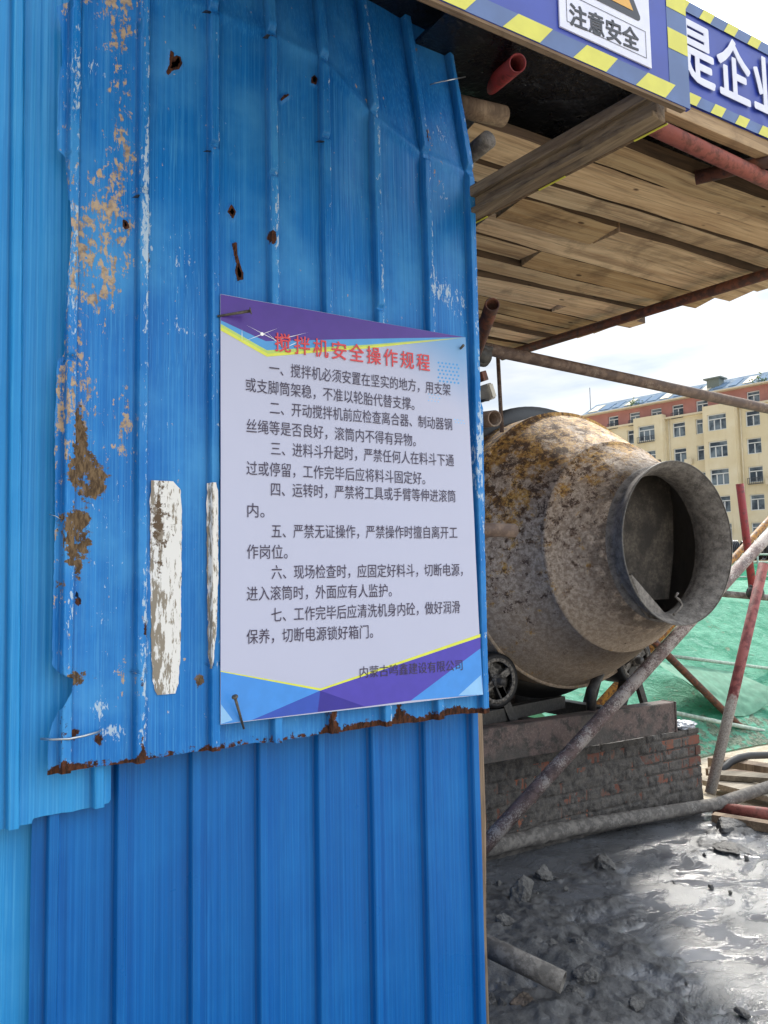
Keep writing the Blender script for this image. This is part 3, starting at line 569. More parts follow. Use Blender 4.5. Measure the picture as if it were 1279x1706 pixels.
nail((362, 527), (417, 518), 1.575, 1.545, .0035); nail((406, 1214), (391, 1161), 1.578, 1.548, .0032); nail((763, 585), (772, 575), 1.583, 1.56, .0035, False); nail((778, 1133), (780, 1132), 1.583, 1.574, .0025)

# ------------------------------------------------------------------ warning fascia over the wall
Y1 = 1.008
blue_v = plain('banner_blue_vinyl', hx('2b3f9c'), .4, .1, 8); grey_v = plain('banner_grey_blue_vinyl', hx('4a6394'), .4, .12, 10); yel_v = plain('banner_yellow_vinyl', hx('cdc94a'), .42, .06, 20); whi_v = plain('banner_white_vinyl', hx('d6d8ea'), .45, .04)
ora_v = plain('sign_orange_yellow', hx('d8a23c'), .4, .06); blk_v = plain('sign_black', hx('24242c'), .4, .1)
sign = empty('warning_sign', (.95, Y1, 2.40), 'blue warning fascia with yellow stripes and white caution placard over the wall', 'sign')
z0, zt1, xl, xr = 2.393, 3.02, .40, 1.366
mb = MB(); mb.box(((xl+xr)/2, Y1+.005, (z0+zt1)/2), (xr-xl, .010, zt1-z0)); mb.build('fascia_panel', blue_v, sign)
mb = MB(); yb = Y1-.0006
mb.quad([(xl, yb, z0+.0005), (xr, yb, z0+.0005), (xr, yb, z0+.038), (xl, yb, z0+.038)]); mb.quad([(1.305, yb, z0+.038), (xr, yb, z0+.038), (xr, yb, zt1), (1.305, yb, zt1)]); yb = Y1-.0012
for k in range(7):
    x = 1.204-k*.166
    mb.quad([(x, yb, z0+.001), (x+.085, yb, z0+.001), (x+.118, yb, z0+.038), (x+.037, yb, z0+.038)], 1)
for k in range(5):
    z = 2.506+k*.088; mb.quad([(1.3055, yb, z), (xr-.0005, yb, z-.0), (xr-.0005, yb, z+.044), (1.3055, yb, z+.044)], 1)
mb.build('border', [grey_v, yel_v], sign)
pl = [1.005, 1.249, 2.441, 2.76]
MB().box(((pl[0]+pl[1])/2, Y1-.0025, (pl[2]+pl[3])/2), (pl[1]-pl[0], .003, pl[3]-pl[2])).build('placard', whi_v, sign)
mb = MB(); yb = Y1-.0048
def frame(x0, x1, z0_, z1_, w, mi=0):
    for (a, b, c, d) in ((x0, x1, z0_, z0_+w), (x0, x1, z1_-w, z1_), (x0, x0+w, z0_+w, z1_-w), (x1-w, x1, z0_+w, z1_-w)): mb.quad([(a, yb, c), (b, yb, c), (b, yb, d), (a, yb, d)], mi)
frame(1.022, 1.235, 2.456, 2.512, .0012)
cxp, base, wid, hgt = 1.127, 2.527, .2, .175
tri = lambda k, y, dz=0.0: [(cxp-wid/2*k, y, base+(1-k)*hgt*.33+dz), (cxp+wid/2*k, y, base+(1-k)*hgt*.33+dz), (cxp, y, base+(1-k)*hgt*.33+hgt*k+dz)]
def rounded(pts, r=.012):
    out = []
    for i, p in enumerate(pts):
        p = Vector(p); a = (Vector(pts[i-1])-p).normalized(); b = (Vector(pts[(i+1) % 3])-p).normalized()
        for t in (0, .25, .5, .75, 1): out.append(((p+a*r)*(1-t)+(p+b*r)*t)*(1-2*t*(1-t)*.5)+p*(2*t*(1-t)*.5))
    return out
mb.quad(rounded(tri(1.0, yb)), 0); mb.quad(tri(.74, yb-.0006), 1); mb.quad([(cxp-.011, yb-.0012, 2.62), (cxp-.006, yb-.0012, 2.575), (cxp+.006, yb-.0012, 2.575), (cxp+.011, yb-.0012, 2.62)], 0)
mb.quad([(cxp+.008*math.cos(k), yb-.0012, 2.56+.008*math.sin(k)) for k in np.arange(0, 6.2, .6)], 0)
mb.build('warning_triangle', [blk_v, ora_v], sign)
mb = MB(); text_on(mb, '注意安全', PY(949, 24, yb), PY(1064, 70, yb), .043, yb, .022); mb.build('lettering', blk_v, sign)
MB().box(((xl+1.352)/2, Y1+.0066, 2.3899), (1.352-xl, .012, .0058)).build('lower_batten', batten_m, sign)
# canopy side beam, a grooved timber running from the fascia corner back to the wall
cb = empty('canopy_beam', (1.33, 1.3, 2.38), 'weathered grooved timber beam from the warning sign corner back to the wall', 'beam')
A, B = Vector((1.328, 1.05, 2.415)), Vector((1.255, 1.72, 2.415))
MB().bar(A, B, .03, .07, bev=.004).build('web', beam_m, cb)
d = (B-A).normalized(); s_ = d.cross(Vector((0, 0, 1)))
MB().bar(A-s_*.016+Vector((0, 0, .022)), B-s_*.016+Vector((0, 0, .022)), .03, .028, bev=.004).build('upper_ledge', beam_m, cb)
MB().bar(A-s_*.018+Vector((0, 0, -.028)), B-s_*.018+Vector((0, 0, -.028)), .022, .012, bev=.002).build('lower_lip', beam_m, cb)
mb = MB(); e_ = Vector((.019, 0, -.0365))
for t0, t1 in ((.0, .12), (.40, .52), (.78, .92)): mb.bar(A.lerp(B, t0)+e_, A.lerp(B, t1)+e_, .004, .002)
mb.build('yellow_tape', yel_v, cb)
mb = MB(); mb.bar(A+e_+Vector((0, 0, .0025)), B+e_+Vector((0, 0, .0025)), .008, .002); mb.build('pale_strip', batten_m, cb)
g = G('black_tarpaulin'); n = g.noise(g.pos(), 6, 5, .6); tarp_m = g.out(g.mix(n, hx('08090c'), hx('16181e')), g.rng(n, .3, .7, .18, .4), 0, g.bump(n, .8, .03))
xs = np.linspace(.40, 1.40, 50); ys = np.linspace(1.03, 2.6, 80); XX, YY = np.meshgrid(xs, ys)
o = link('canopy_lining', grid_mesh('canopy_lining', np.stack([XX, YY, 2.92+.012*fbm(XX*5, YY*5, 1, 3)], -1)), tarp_m, None, True); tag(o, 'glossy black tarpaulin lining under the canopy behind the warning sign', 'tarpaulin')

# ------------------------------------------------------------------ second fascia: slogan banner
Y2 = 1.401
ban = empty('slogan_banner', (2.3, Y2, 2.77), 'blue slogan banner with white Chinese characters and yellow edge stripes', 'banner')
bx0, bx1, bz0, bz1 = 1.80, 3.25, 2.772, 3.088
xs = np.linspace(bx0, bx1, 240); zs = np.linspace(bz0, bz1, 36); XX, ZZ = np.meshgrid(xs, zs)
fold = lambda x, z: .0035*np.sin(x*60+3*np.sin(x*11)+z*9)*sstep(2.99, 2.80, z)*np.clip(fbm(x*3, z*1, 5, 2)+.35, 0, 1)
link('banner_cloth', grid_mesh('banner_cloth', np.stack([XX, Y2-fold(XX, ZZ), ZZ], -1)), blue_v, ban, True)
mb = MB(); yb = Y2-.0075
for (a, b) in ((bz0+.002, bz0+.036), (bz1-.036, bz1-.001)): mb.quad([(bx0, yb+.003, a), (bx1, yb+.003, a), (bx1, yb+.003, b), (bx0, yb+.003, b)], 0)
for k in range(16):
    x = 1.50+k*.113
    mb.quad([(x, yb+.002, bz1-.036), (x+.05, yb+.002, bz1-.036), (x+.075, yb+.002, bz1-.001), (x+.025, yb+.002, bz1-.001)], 1); mb.quad([(x+.03, yb+.002, bz0+.002), (x+.08, yb+.002, bz0+.002), (x+.105, yb+.002, bz0+.036), (x+.055, yb+.002, bz0+.036)], 1)
mb.build('border', [grey_v, yel_v], ban)
mb = MB()
for i, ch in enumerate('是企业'):
    x0 = 1.853+i*.172; text_on(mb, ch, Vector((x0, 0, 2.930)), Vector((x0+.153, 0, 2.930)), .188, yb, .022)
mb.build('lettering', whi_v, ban)
MB().box(((bx0+bx1)/2, Y2+.02, 2.752), (bx1-bx0, .035, .05), bev=.004).build('timber_rail', fascia_m, ban)
MB().box(((bx0+bx1)/2, Y2+.014, 2.93), (bx1-bx0, .018, .29)).build('backing_board', fascia_m, ban)

# ------------------------------------------------------------------ plank deck over the mixer
y = 1.60; k = 0; names = ['with a split end', 'with dark water stains', 'with a broken corner', 'with a knotty face', 'with a pale clean face', 'with a warped edge', 'with a rough sawn face', 'with dark edges', 'with a narrow face', 'with a butt joint', 'with a sagging middle', 'with a streaked face']
ordw = ['nearest the slogan banner', 'second from the slogan banner', 'third from the slogan banner', 'fourth from the slogan banner', 'fifth from the slogan banner', 'sixth from the slogan banner', 'seventh from the slogan banner', 'eighth from the slogan banner', 'ninth from the slogan banner', 'tenth from the slogan banner', 'eleventh from the slogan banner', 'twelfth from the slogan banner', 'thirteenth from the slogan banner', 'fourteenth from the slogan banner', 'fifteenth from the slogan banner', 'sixteenth from the slogan banner', 'seventeenth from the slogan banner']
seam_shade_m = m_wood('plank_seam_shade_wood', hx('6b5540'), hx('4f3d2c'), hx('2a2018'))  # plank sides coloured darker to paint in the shade of the seams
def plank(x0, x1, y0, w, z, th=.042, seed=0):
    rg = random.Random(seed); rg0 = rg.uniform(-1, 1); n = 40; mb = MB(); xs = [x0+(x1-x0)*i/n for i in range(n+1)]; rows = []
    for i, x in enumerate(xs):
        q = .006*math.sin(x*2.2+seed)+.005*float(noise3(x*3, seed*3.1, .5)); a = y0+.008*float(noise3(x*2.4, seed*1.7, 0))+.004*float(noise3(x*9, seed, 2)); b = y0+w+.008*float(noise3(x*2.4, seed*2.3, 4))+.004*float(noise3(x*9, seed, 7))
        tl = rg0*.012; rows.append([mb.bm.verts.new(p) for p in ((x, a, z+q-tl), (x, b, z+q+tl), (x, b, z+q+th), (x, a, z+q+th))])
    for r_, s in zip(rows, rows[1:]):
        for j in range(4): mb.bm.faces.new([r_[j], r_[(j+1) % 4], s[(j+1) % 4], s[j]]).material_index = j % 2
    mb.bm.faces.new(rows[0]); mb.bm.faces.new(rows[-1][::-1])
    return mb.build('deck_plank', [plank_m, seam_shade_m])
rgp = random.Random(5); k = 0
while y < 3.75:
    xs0 = 1.40 if 1.68 < y < 1.95 else 1.84
    w = rgp.uniform(.115, .17); xe = 3.42-.26*(y-2.1)+rgp.uniform(-.06, .06) if y > 1.8 else 4.2
    if y > 1.8 and k in (3, 5, 8):
        xm = (2.32, 2.2, 2.75)[(3, 5, 8).index(k)]
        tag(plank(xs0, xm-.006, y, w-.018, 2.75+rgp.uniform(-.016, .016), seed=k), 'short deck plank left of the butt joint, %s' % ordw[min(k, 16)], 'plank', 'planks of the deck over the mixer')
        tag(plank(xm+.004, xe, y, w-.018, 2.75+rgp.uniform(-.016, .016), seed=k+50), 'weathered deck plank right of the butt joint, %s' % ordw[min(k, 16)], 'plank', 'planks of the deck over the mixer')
    else:
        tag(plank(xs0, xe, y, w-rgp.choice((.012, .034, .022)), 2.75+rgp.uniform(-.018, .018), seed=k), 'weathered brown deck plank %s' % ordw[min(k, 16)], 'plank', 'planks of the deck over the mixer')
    y += w; k += 1
DECK_END = y
g = G('tarred_roof_felt'); felt_m = g.out(g.mix(g.noise(g.pos(), 12, 5), hx('1c1714'), hx('2c241e')), .9)
tag(MB().box((2.22, 2.64, 2.86), (2.16, 2.36, .012)).build('roof_felt', tarp_m), 'black waterproof roofing sheet lying above the plank deck', 'roofing sheet')

# ------------------------------------------------------------------ scaffold pipes
GRP = 'scaffold pipes around the mixer'
def pipe(a, b, r, mat, label, hollow=True, name='scaffold_pipe', bow=0.0):
    a = Vector(a); b = Vector(b); m = MB(); m.tube(a, b, r, 24, hollow=hollow)
    return tag(m.build(name, mat), label, 'pipe', GRP)
def ext(a, b, t0, t1): a = Vector(a); b = Vector(b); d = b-a; return a-d*t0, b+d*t1
pipe(*ext(PY(795, 578, 2.3), PY(1279, 681, 2.3), .55, .35), .0235, pipe_brown, 'long weathered brown pipe crossing above the mixer drum')
pipe(*ext(PZ(880, 580, 2.705), PZ(1279, 456, 2.705), .15, .12), .024, pipe_rust, 'dark rusty pipe under the far end of the plank deck')
pipe(*ext(PZ(1075, 205, 2.69), PZ(1279, 301, 2.69), .0, .9), .024, pipe_pinkred, 'faded red pipe under the deck behind the slogan banner')
pipe(*ext(PZ(1178, 292, 2.72), PZ(1279, 268, 2.72), .2, .8), .022, pipe_rust, 'short brown cross pipe at the upper right under the deck')
pipe(*ext(PY(798, 160, 1.85), PY(862, 105, 1.52), .45, 0), .024, pipe_red, 'red pipe end poking out beside the shed wall top')
pipe(*ext(PY(770, 268, 1.72), PY(814, 232, 1.60), .25, 0), .024, pipe_mud, 'cement crusted pipe stub below the red pipe end', False)
pipe(*ext(PY(770, 178, 1.68), PY(838, 194, 1.68), .18, 0), .029, post_m, 'round wooden pole stub between the red pipe and crusted stub', False)
pipe(*ext(PY(796, 575, 1.95), PY(820, 507, 1.72), .20, 0), .021, pipe_rust, 'rusty pipe stub slanting up at the wall edge below the planks')
pipe(*ext(PY(770, 703, 1.85), PY(824, 697, 1.68), .25, 0), .0225, pipe_brown, 'open brown pipe end left of the drum top')
pipe(*ext(PY(770, 882, 1.80), PY(856, 884, 1.80), .20, 0), .0205, pipe_brown, 'blunt brown pipe stub in front of the drum side', False)
pipe(PY(829, 590, 3.3), PY(836, 720, 3.3), .011, pipe_brown, 'thin upright rod behind the long brown pipe', False)
pipe(*ext(PY(815, 1400, 3.05), PY(1279, 893, 3.05), .05, .3), .036, pipe_cement, 'thick cement spattered brace crossing in front of the brick base')
pipe(*ext(PY(1005, 1165, 4.6), PY(1279, 868, 4.6), .1, .3), .030, pipe_yellow, 'yellow and rust diagonal pipe behind the mixer mouth')
pipe(*ext(PY(1075, 1055, 4.5), PY(1272, 1250, 4.5), .3, .0), .031, pipe_rust, 'brown rusty diagonal pipe running down in front of the netting')
pipe(*ext(PY(1232, 806, 4.2), PY(1255, 992, 4.2), .0, .1), .032, pipe_red, 'short red upright pipe in front of the apartment building')
lean = pipe(PY(1183, 1322, 3.34), PY(1272, 940, 3.34), .033, pipe_red, 'leaning pole red above and cement white below')
g = G('half_cement_pole'); p = g.pos(); z_ = g.xyz(p)[2]; n = g.noise(p, 22, 7, .65); n3 = g.noise(p, 120, 4, .7)
c = g.mix(g.step(n, .4, .56), hx('6b3030'), hx('92504c')); c = g.mix(g.step(g.math('ADD', g.math('MULTIPLY', n, .5), g.rng(z_, .35, .9, .5, -.05)), .40, .52), c, g.mix(g.step(n3, .35, .65), hx('8d857d'), hx('bdb6ac')))
lean.data.materials[0] = g.out(c, .65, 0, g.bump(n, .5, .004))
# ground pipe, lumpy with mud
A, B = Vector((2.2, 3.33, .085)), Vector((4.33, 3.345, .06)); pts = []; rs = []
for i in range(34):
    t = i/69; q = A.lerp(B, t); pts.append(q); rs.append(.042+.010*float(noise3(t*22, 1.3, 0))+.005*float(noise3(t*60, 4.3, 0)))
gp0 = PZ(1183, 1343, .06); gp1 = PZ(1290, 1308, .10)
pts2 = pts+[gp0.lerp(gp1, t)*1.0 for t in (.1, .4, .7, 1.0, 1.4)]; rs2 = rs+[.036]*5
tag(MB().path(pts2, rs2, 18).build('scaffold_pipe', pipe_mud), 'mud caked pipe lying along the foot of the brick base', 'pipe', GRP)
a, b = PZ(805, 1573, .16), PZ(938, 1637, .09); pipe(a-(b-a)*.2, b, .036, pipe_mud, 'open cement crusted pipe lying in the mud at the wall foot')
pipe(PZ(1188, 1346, .03), PZ(1330, 1362, .03), .036, pipe_pinkred, 'orange red pipe on the ground at the right edge')
pipe(PY(1110, 1092, 5.05), PY(1330, 1120, 5.05), .016, pipe_white, 'pale horizontal rail against the green netting, upper one')
pipe(PY(1115, 1186, 4.55), PY(1272, 1218, 4.4), .018, pipe_white, 'pale rail lying low on the netting, lower one')
pipe(PY(1190, 988, 4.3), PY(1330, 1000, 4.3), .028, pipe_mud, 'greyish horizontal pipe at the right tied to the leaning pole')
def clamp(c, ax1, ax2, label, r=.036):
    c = Vector(c); e0 = empty('pipe_clamp', c, label, 'clamp', 'scaffold clamps')
    for ax in (ax1, ax2):
        ax = Vector(ax).normalized(); MB().lathe(c-ax*.03, ax, [(0, r), (0, r+.012), (.06, r+.012), (.06, r), (0, r)], 18).build('collar', clamp_m, e0)
    p = Vector(ax1).cross(Vector(ax2)).normalized(); q = c+p*(r+.004); MB().tube(q-Vector(ax1).normalized()*.04, q+Vector(ax1).normalized()*.055, .008, 8, hollow=False).build('bolt', clamp_m, e0)
clamp(PY(1258, 988, 3.5), (.2, -.1, 1), (1, 0, 0), 'dark clamp joining the leaning pole and grey pipe at the right', .04)
clamp(PY(797, 592, 2.2), (1, 0, 0), (0, 1, .3), 'dark clamp on the long brown pipe at the wall edge', .026)
clamp(PY(797, 148, 1.86), (0, 1, 0), (1, 0, 0), 'dark clamp with wire beside the red pipe end', .027)
# floodlight hanging beside the wall edge
fl = empty('floodlight', PY(808, 650, 1.9), 'small tilted old floodlight hanging beside the wall edge', 'lamp')
R_ = Matrix.Rotation(rad(-20), 3, 'Y') @ Matrix.Rotation(rad(25), 3, 'Z')
c0 = PY(807, 655, 1.9); MB().box(c0, (.032, .05, .05), R_, bev=.006).build('housing', plain('lamp_grey', hx('9a9488'), .5, .15, 60), fl)
MB().box(c0+R_ @ Vector((.0, -.027, 0)), (.026, .004, .040), R_).build('lens', plain('lamp_lens', hx('b8b2a4'), .25, .05), fl)
MB().box(PY(801, 628, 1.9), (.035, .03, .03), R_, bev=.003).build('bracket', pipe_rust, fl)
MB().tube(PY(800, 630, 1.9), (1.33, 1.86, PY(800, 630, 1.9).z), .009, 8, hollow=False).build('arm', pipe_rust, fl)
MB().tube(PY(800, 668, 1.9), PY(815, 666, 1.88), .004, 8, hollow=False).build('bolt', clamp_m, fl)

# ------------------------------------------------------------------ concrete mixer
mx_ = empty('concrete_mixer', (3.33, 3.7, .5), 'rusty yellow concrete mixer with its round mouth open toward the mud', 'mixer')
AX = Vector((3.33, 0, 1.6)); NY = Vector((0, -1, 0))
def ring(prof): return [(-y, r) for y, r in prof]       # profile given by y, axis points to -Y
g = G('drum_skin'); p = g.pos(); x_, y_, z_ = g.xyz(p)
n1 = g.noise(p, 9, 8, .62, .3); n2 = g.noise(g.map(p, (1, 1, 1), (4, 2, 9)), 17, 9, .72, .4); n3 = g.noise(p, 150, 5, .75); n4 = g.noise(g.map(p, (1, 1, 1), (7, 1, 3)), 45, 6, .7)
n5 = g.noise(g.map(p, (1, 1, 1), (2, 6, 1)), 32, 8, .74, .2); n6 = g.noise(g.map(p, (1, 1, 1), (5, 5, 5)), 240, 3, .7)
c = g.mix(g.step(n4, .40, .60), hx('a08b77'), hx('d3bfa9')); c = g.mix(g.math('MULTIPLY', g.step(n6, .50, .62), .45), c, hx('65584c'))
hgt = g.rng(z_, 1.15, 2.3, -.21, .12); left = g.rng(x_, 2.6, 3.6, .06, -.08); fr = g.rng(y_, 2.75, 3.4, -.09, .05)
low = g.step(z_, 1.5, 1.0); c = g.mix(g.math('MULTIPLY', low, .6), c, g.mix(g.step(n3, .42, .62), hx('86735f'), hx('a8947c')))
fine = g.math('ADD', g.math('MULTIPLY', g.math('SUBTRACT', n5, .5), .9), g.math('MULTIPLY', g.math('SUBTRACT', n6, .5), .5))
yl = g.step(g.math('ADD', g.math('ADD', n1, hgt), g.math('ADD', fr, fine)), .475, .545)
c = g.mix(g.math('MULTIPLY', yl, .9), c, g.mix(g.step(n4, .4, .6), hx('9a6a22'), hx('cfa044')))
rs_ = g.step(g.math('ADD', g.math('ADD', n2, g.math('MULTIPLY', hgt, .6)), g.math('ADD', left, fine)), .55, .60)
c = g.mix(g.math('MULTIPLY', rs_, .92), c, g.mix(g.step(n6, .42, .6), hx('2b1e18'), hx('5e4230')))
dk = g.math('MULTIPLY', g.step(y_, 2.92, 2.76), g.step(n1, .38, .52)); c = g.mix(g.math('MULTIPLY', dk, .7), c, hx('332a26'))
drum_m = g.out(c, g.rng(n2, .3, .7, .6, .9), 0, g.bump(g.math('ADD', g.math('ADD', n2, n4), n3), .55, .006))
mb = MB(); mb.lathe(AX, NY, ring([(4.25, .30), (3.98, .62), (3.80, .775), (3.52, .785), (3.40, .785), (3.385, .778), (3.20, .675), (3.025, .562), (3.018, .567), (3.0, .560), (2.993, .545), (2.90, .490), (2.80, .425), (2.755, .394), (2.745, .384)]), 128); mb.build('drum', drum_m, mx_, True)
mb = MB(); mb.lathe(AX, NY, ring([(3.40, .784), (3.40, .791), (3.380, .791), (3.380, .772)]), 128); mb.build('belly_rim', drum_m, mx_)
mb = MB(); mb.lathe(AX, NY, ring([(3.80, .77), (3.80, .87), (3.62, .87), (3.62, .78)]), 96); mb.build('gear_ring', black_m, mx_)
g = G('mortar_coated_mouth'); p = g.pos(); n = g.noise(p, 24, 8, .7); n2 = g.noise(p, 110, 5, .7); c = g.mix(g.step(n, .35, .65), hx('58534f'), hx('8a847e')); c = g.mix(g.math('MULTIPLY', g.step(n2, .5, .7), .5), c, hx('9d9790'))
mort_m = g.out(c, .8, 0, g.bump(g.math('ADD', n, n2), .7, .006))
mb = MB(); mb.lathe(AX, NY, ring([(2.765, .400), (2.75, .392), (2.74, .378), (2.72, .379), (2.655, .402), (2.65, .409), (2.645, .409), (2.645, .403), (2.735, .358), (2.78, .350), (2.84, .37)]), 112)
mouth = mb.build('mouth_collar', mort_m, mx_, True)
mb = MB(); mb.lathe(AX, NY, ring([(2.648, .4098), (2.6405, .4098), (2.6405, .4060)]), 112); mb.build('rim', plain('worn_rim_steel', hx('77736d'), .5, .25, 60), mouth)
mb = MB(); mb.lathe(AX, NY, ring([(2.775, .352), (2.90, .45), (3.40, .75), (3.80, .75), (4.2, .3), (4.22, 0)]), 96); g = G('dark_drum_lining'); n = g.noise(g.pos(), 18, 7, .65); mb.build('lining', g.out(g.mix(n, hx('5a5550'), hx('7d766f')), .85, 0, g.bump(n, .6, .01)), mx_, True)
g = G('stained_blade_steel'); n = g.noise(g.pos(), 9, 8, .7); n2 = g.noise(g.pos(), 60, 6, .7); blade_m = g.out(g.mix(g.step(n, .38, .62), hx('38332f'), g.mix(g.step(n2, .4, .6), hx('4c463f'), hx('675f55'))), .7, 0, g.bump(g.math('ADD', n, n2), .9, .012))
# discharge blades inside the mouth
def blade(pts, th=.006):
    P = [Vector(q) for q in pts]; nn = (P[1]-P[0]).cross(P[2]-P[0]).normalized()*th; m = MB(); m.prism(P, (0, 0, 0), nn); return m.build('blade', mort_m, mx_)
blade([(3.035, 2.70, 1.45), (3.0, 2.74, 1.40), (3.16, 2.72, 1.235), (3.30, 2.72, 1.215), (3.335, 2.76, 1.25), (3.29, 2.80, 1.30), (3.10, 2.78, 1.45)])
blade([(3.36, 3.0, 1.14), (3.34, 3.5, .9), (3.28, 3.5, 1.15), (3.26, 3.02, 1.42)])
blade([(2.96, 2.86, 1.65), (3.0, 3.4, 1.9), (3.34, 3.45, 1.7), (3.22, 2.9, 1.6)])
blade([PY(a_, b_, 2.97) for a_, b_ in ((1100, 765), (1114, 800), (1121, 850), (1122, 920), (1114, 998), (1070, 1000), (1036, 960), (1024, 900), (1028, 830), (1056, 775))]).data.materials[0] = blade_m
mb = MB(); hk = [PY(1130+dx, 1000+dy, 2.69) for dx, dy in ((-8, 24), (0, 16), (6, 8), (2, 0), (-5, -6), (-1, -12))]; mb.path(hk, .007, 8); mb.build('hook', mort_m, mx_)
# drive rollers
g = G('roller_cast_iron'); n = g.noise(g.pos(), 60, 6, .7); roll_m = g.out(g.mix(g.step(n, .4, .65), hx('3a3632'), hx('8d877f')), .7, 0, g.bump(n, .6, .004)); rub_m = plain('roller_rubber', hx('17171a'), .6, .3, 60, 0, .3)
for (px, py, yy) in ((828, 1134, 3.36), (1058, 1100, 3.36)):
    c = PY(px, py, yy); e0 = Vector((0, 1, 0))
    r = .142
    t = MB().lathe(c, (0, 1, 0), [(0, r*.80), (-.005, r*.86), (0, r), (.20, r), (.205, r*.8), (.10, r*.78), (0, r*.80)], 56).build('roller', rub_m, mx_)
    m = MB(); m.lathe(c, (0, 1, 0), [(-.004, r*.70), (-.010, r*.78), (-.004, r*.85), (.02, r*.85), (.02, r*.70), (-.004, r*.70)], 48); m.lathe(c, (0, 1, 0), [(-.02, 0), (-.02, r*.24), (.03, r*.24), (.03, 0)], 24)
    for k in range(4):
        aa = k*math.pi/2+.5; dv = Vector((math.cos(aa), 0, math.sin(aa))); m.bar(c+dv*r*.2+Vector((0, .008, 0)), c+dv*r*.76+Vector((0, .008, 0)), .05 if False else .035, .016, up=(0, 1, 0))
    m.lathe(c+Vector((0, .03, 0)), (0, 1, 0), [(0, 0), (0, r*.8), (.002, 0)], 32); m.build('wheel', roll_m, t)
    MB().tube(c+Vector((0, -.05, 0)), c+Vector((0, .6, 0)), .022, 14, hollow=False).build('axle', clamp_m, t)
    s = 1 if px > 900 else -1
    for q in ((.0, .0), (.24, .0)):
        b0 = Vector((c.x-s*.12, c.y+q[0]+.03, .66)); MB().bar(b0, Vector((c.x-s*.01, c.y+q[0]+.03, c.z-.02)), .05, .06, up=(0, 1, 0), bev=.004).build('bracket', clamp_m, mx_)
    MB().bar(Vector((c.x+s*.12, c.y+.05, .66)), Vector((c.x+s*.02, c.y+.05, c.z)), .04, .03, up=(0, 1, 0), bev=.003).build('bracket', clamp_m, mx_)
# chassis
g = G('mud_splashed_channel'); p = g.pos(); n = g.noise(p, 10, 8, .68); n2 = g.noise(p, 90, 5, .7); c = g.mix(g.step(n, .42, .55), hx('3c3733'), hx('65544e')); c = g.mix(g.math('MULTIPLY', g.step(n2, .5, .68), .5), c, hx('857670')); c = g.mix(g.math('MULTIPLY', g.step(g.noise(p, 4, 4), .48, .62), .75), c, hx('4d4843')); chan_m = g.out(c, .75, 0, g.bump(g.math('ADD', n, n2), .7, .006))
zf = PY(1110, 1172, 3.2).z
for yy, lab in ((3.20, 0), (4.15, 1)):
    m = MB(); m.box((2.85, yy+.012, zf-.085), (2.16, .014, .165), bev=.003); m.box((2.85, yy+.055, zf-.006), (2.16, .09, .012), bev=.002); m.box((2.85, yy+.055, zf-.164), (2.16, .09, .012), bev=.002); m.box((3.926, yy+.05, zf-.085), (.012, .10, .175), bev=.002); m.build('chassis_channel', chan_m, mx_)
for xx in (2.25, 2.95, 3.55): MB().box((xx, 3.72, zf-.06), (.07, .85, .09), bev=.004).build('cross_member', clamp_m, mx_)
MB().bar((2.5, 3.30, zf+.03), (3.42, 3.62, zf+.0), .06, .07, bev=.004).build('cross_member', clamp_m, mx_)
MB().box((2.9, 3.95, zf+.12), (.34, .3, .3), bev=.03).build('motor_box', black_m, mx_)
MB().box((2.72, 3.9, zf+.10), (.25, .25, .12), bev=.01).build('gear_case', chan_m, mx_)
m = MB(); m.path([PY(1000, 1120, 3.3), PY(985, 1150, 3.3), PY(985, 1185, 3.3)], .028, 8); m.build('upright', clamp_m, mx_)

# ------------------------------------------------------------------ brick base under the mixer
brick_cols = [hx(c) for c in ('8e5140', 'a45f47', '7c4637', '9a6450', '6d4a3e')]
g = G('red_brick'); r_ = g.attr('tone'); n = g.noise(g.pos(), 40, 6, .65); c = g.ramp(r_, [(0, hx('55382e')), (.35, hx('6e4336')), (.7, hx('804e3e')), (1, hx('96593f'))]); c = g.mix(g.math('MULTIPLY', g.step(n, .42, .62), .65), c, hx('5f564e')); c = g.mix(g.math('MULTIPLY', g.step(g.noise(g.pos(), 9, 6, .7), .5, .6), .7), c, hx('5d5650')); brick_m = g.out(c, .9, 0, g.bump(n, .6, .004))
mortar_m = plain('grey_mortar', hx('57524c'), .95, .2, 50, 0, .4)
g = G('splashed_mud_coat'); p = g.pos(); n = g.noise(p, 22, 8, .68); n2 = g.noise(p, 120, 5, .7); c = g.mix(g.step(n, .36, .64), hx('36322f'), hx('615b55')); c = g.mix(g.math('MULTIPLY', g.step(n2, .5, .68), .4), c, hx('7c766f')); coat_m = g.out(c, g.rng(n, .3, .7, .5, .85), 0, g.bump(g.math('ADD', n, n2), .8, .008))
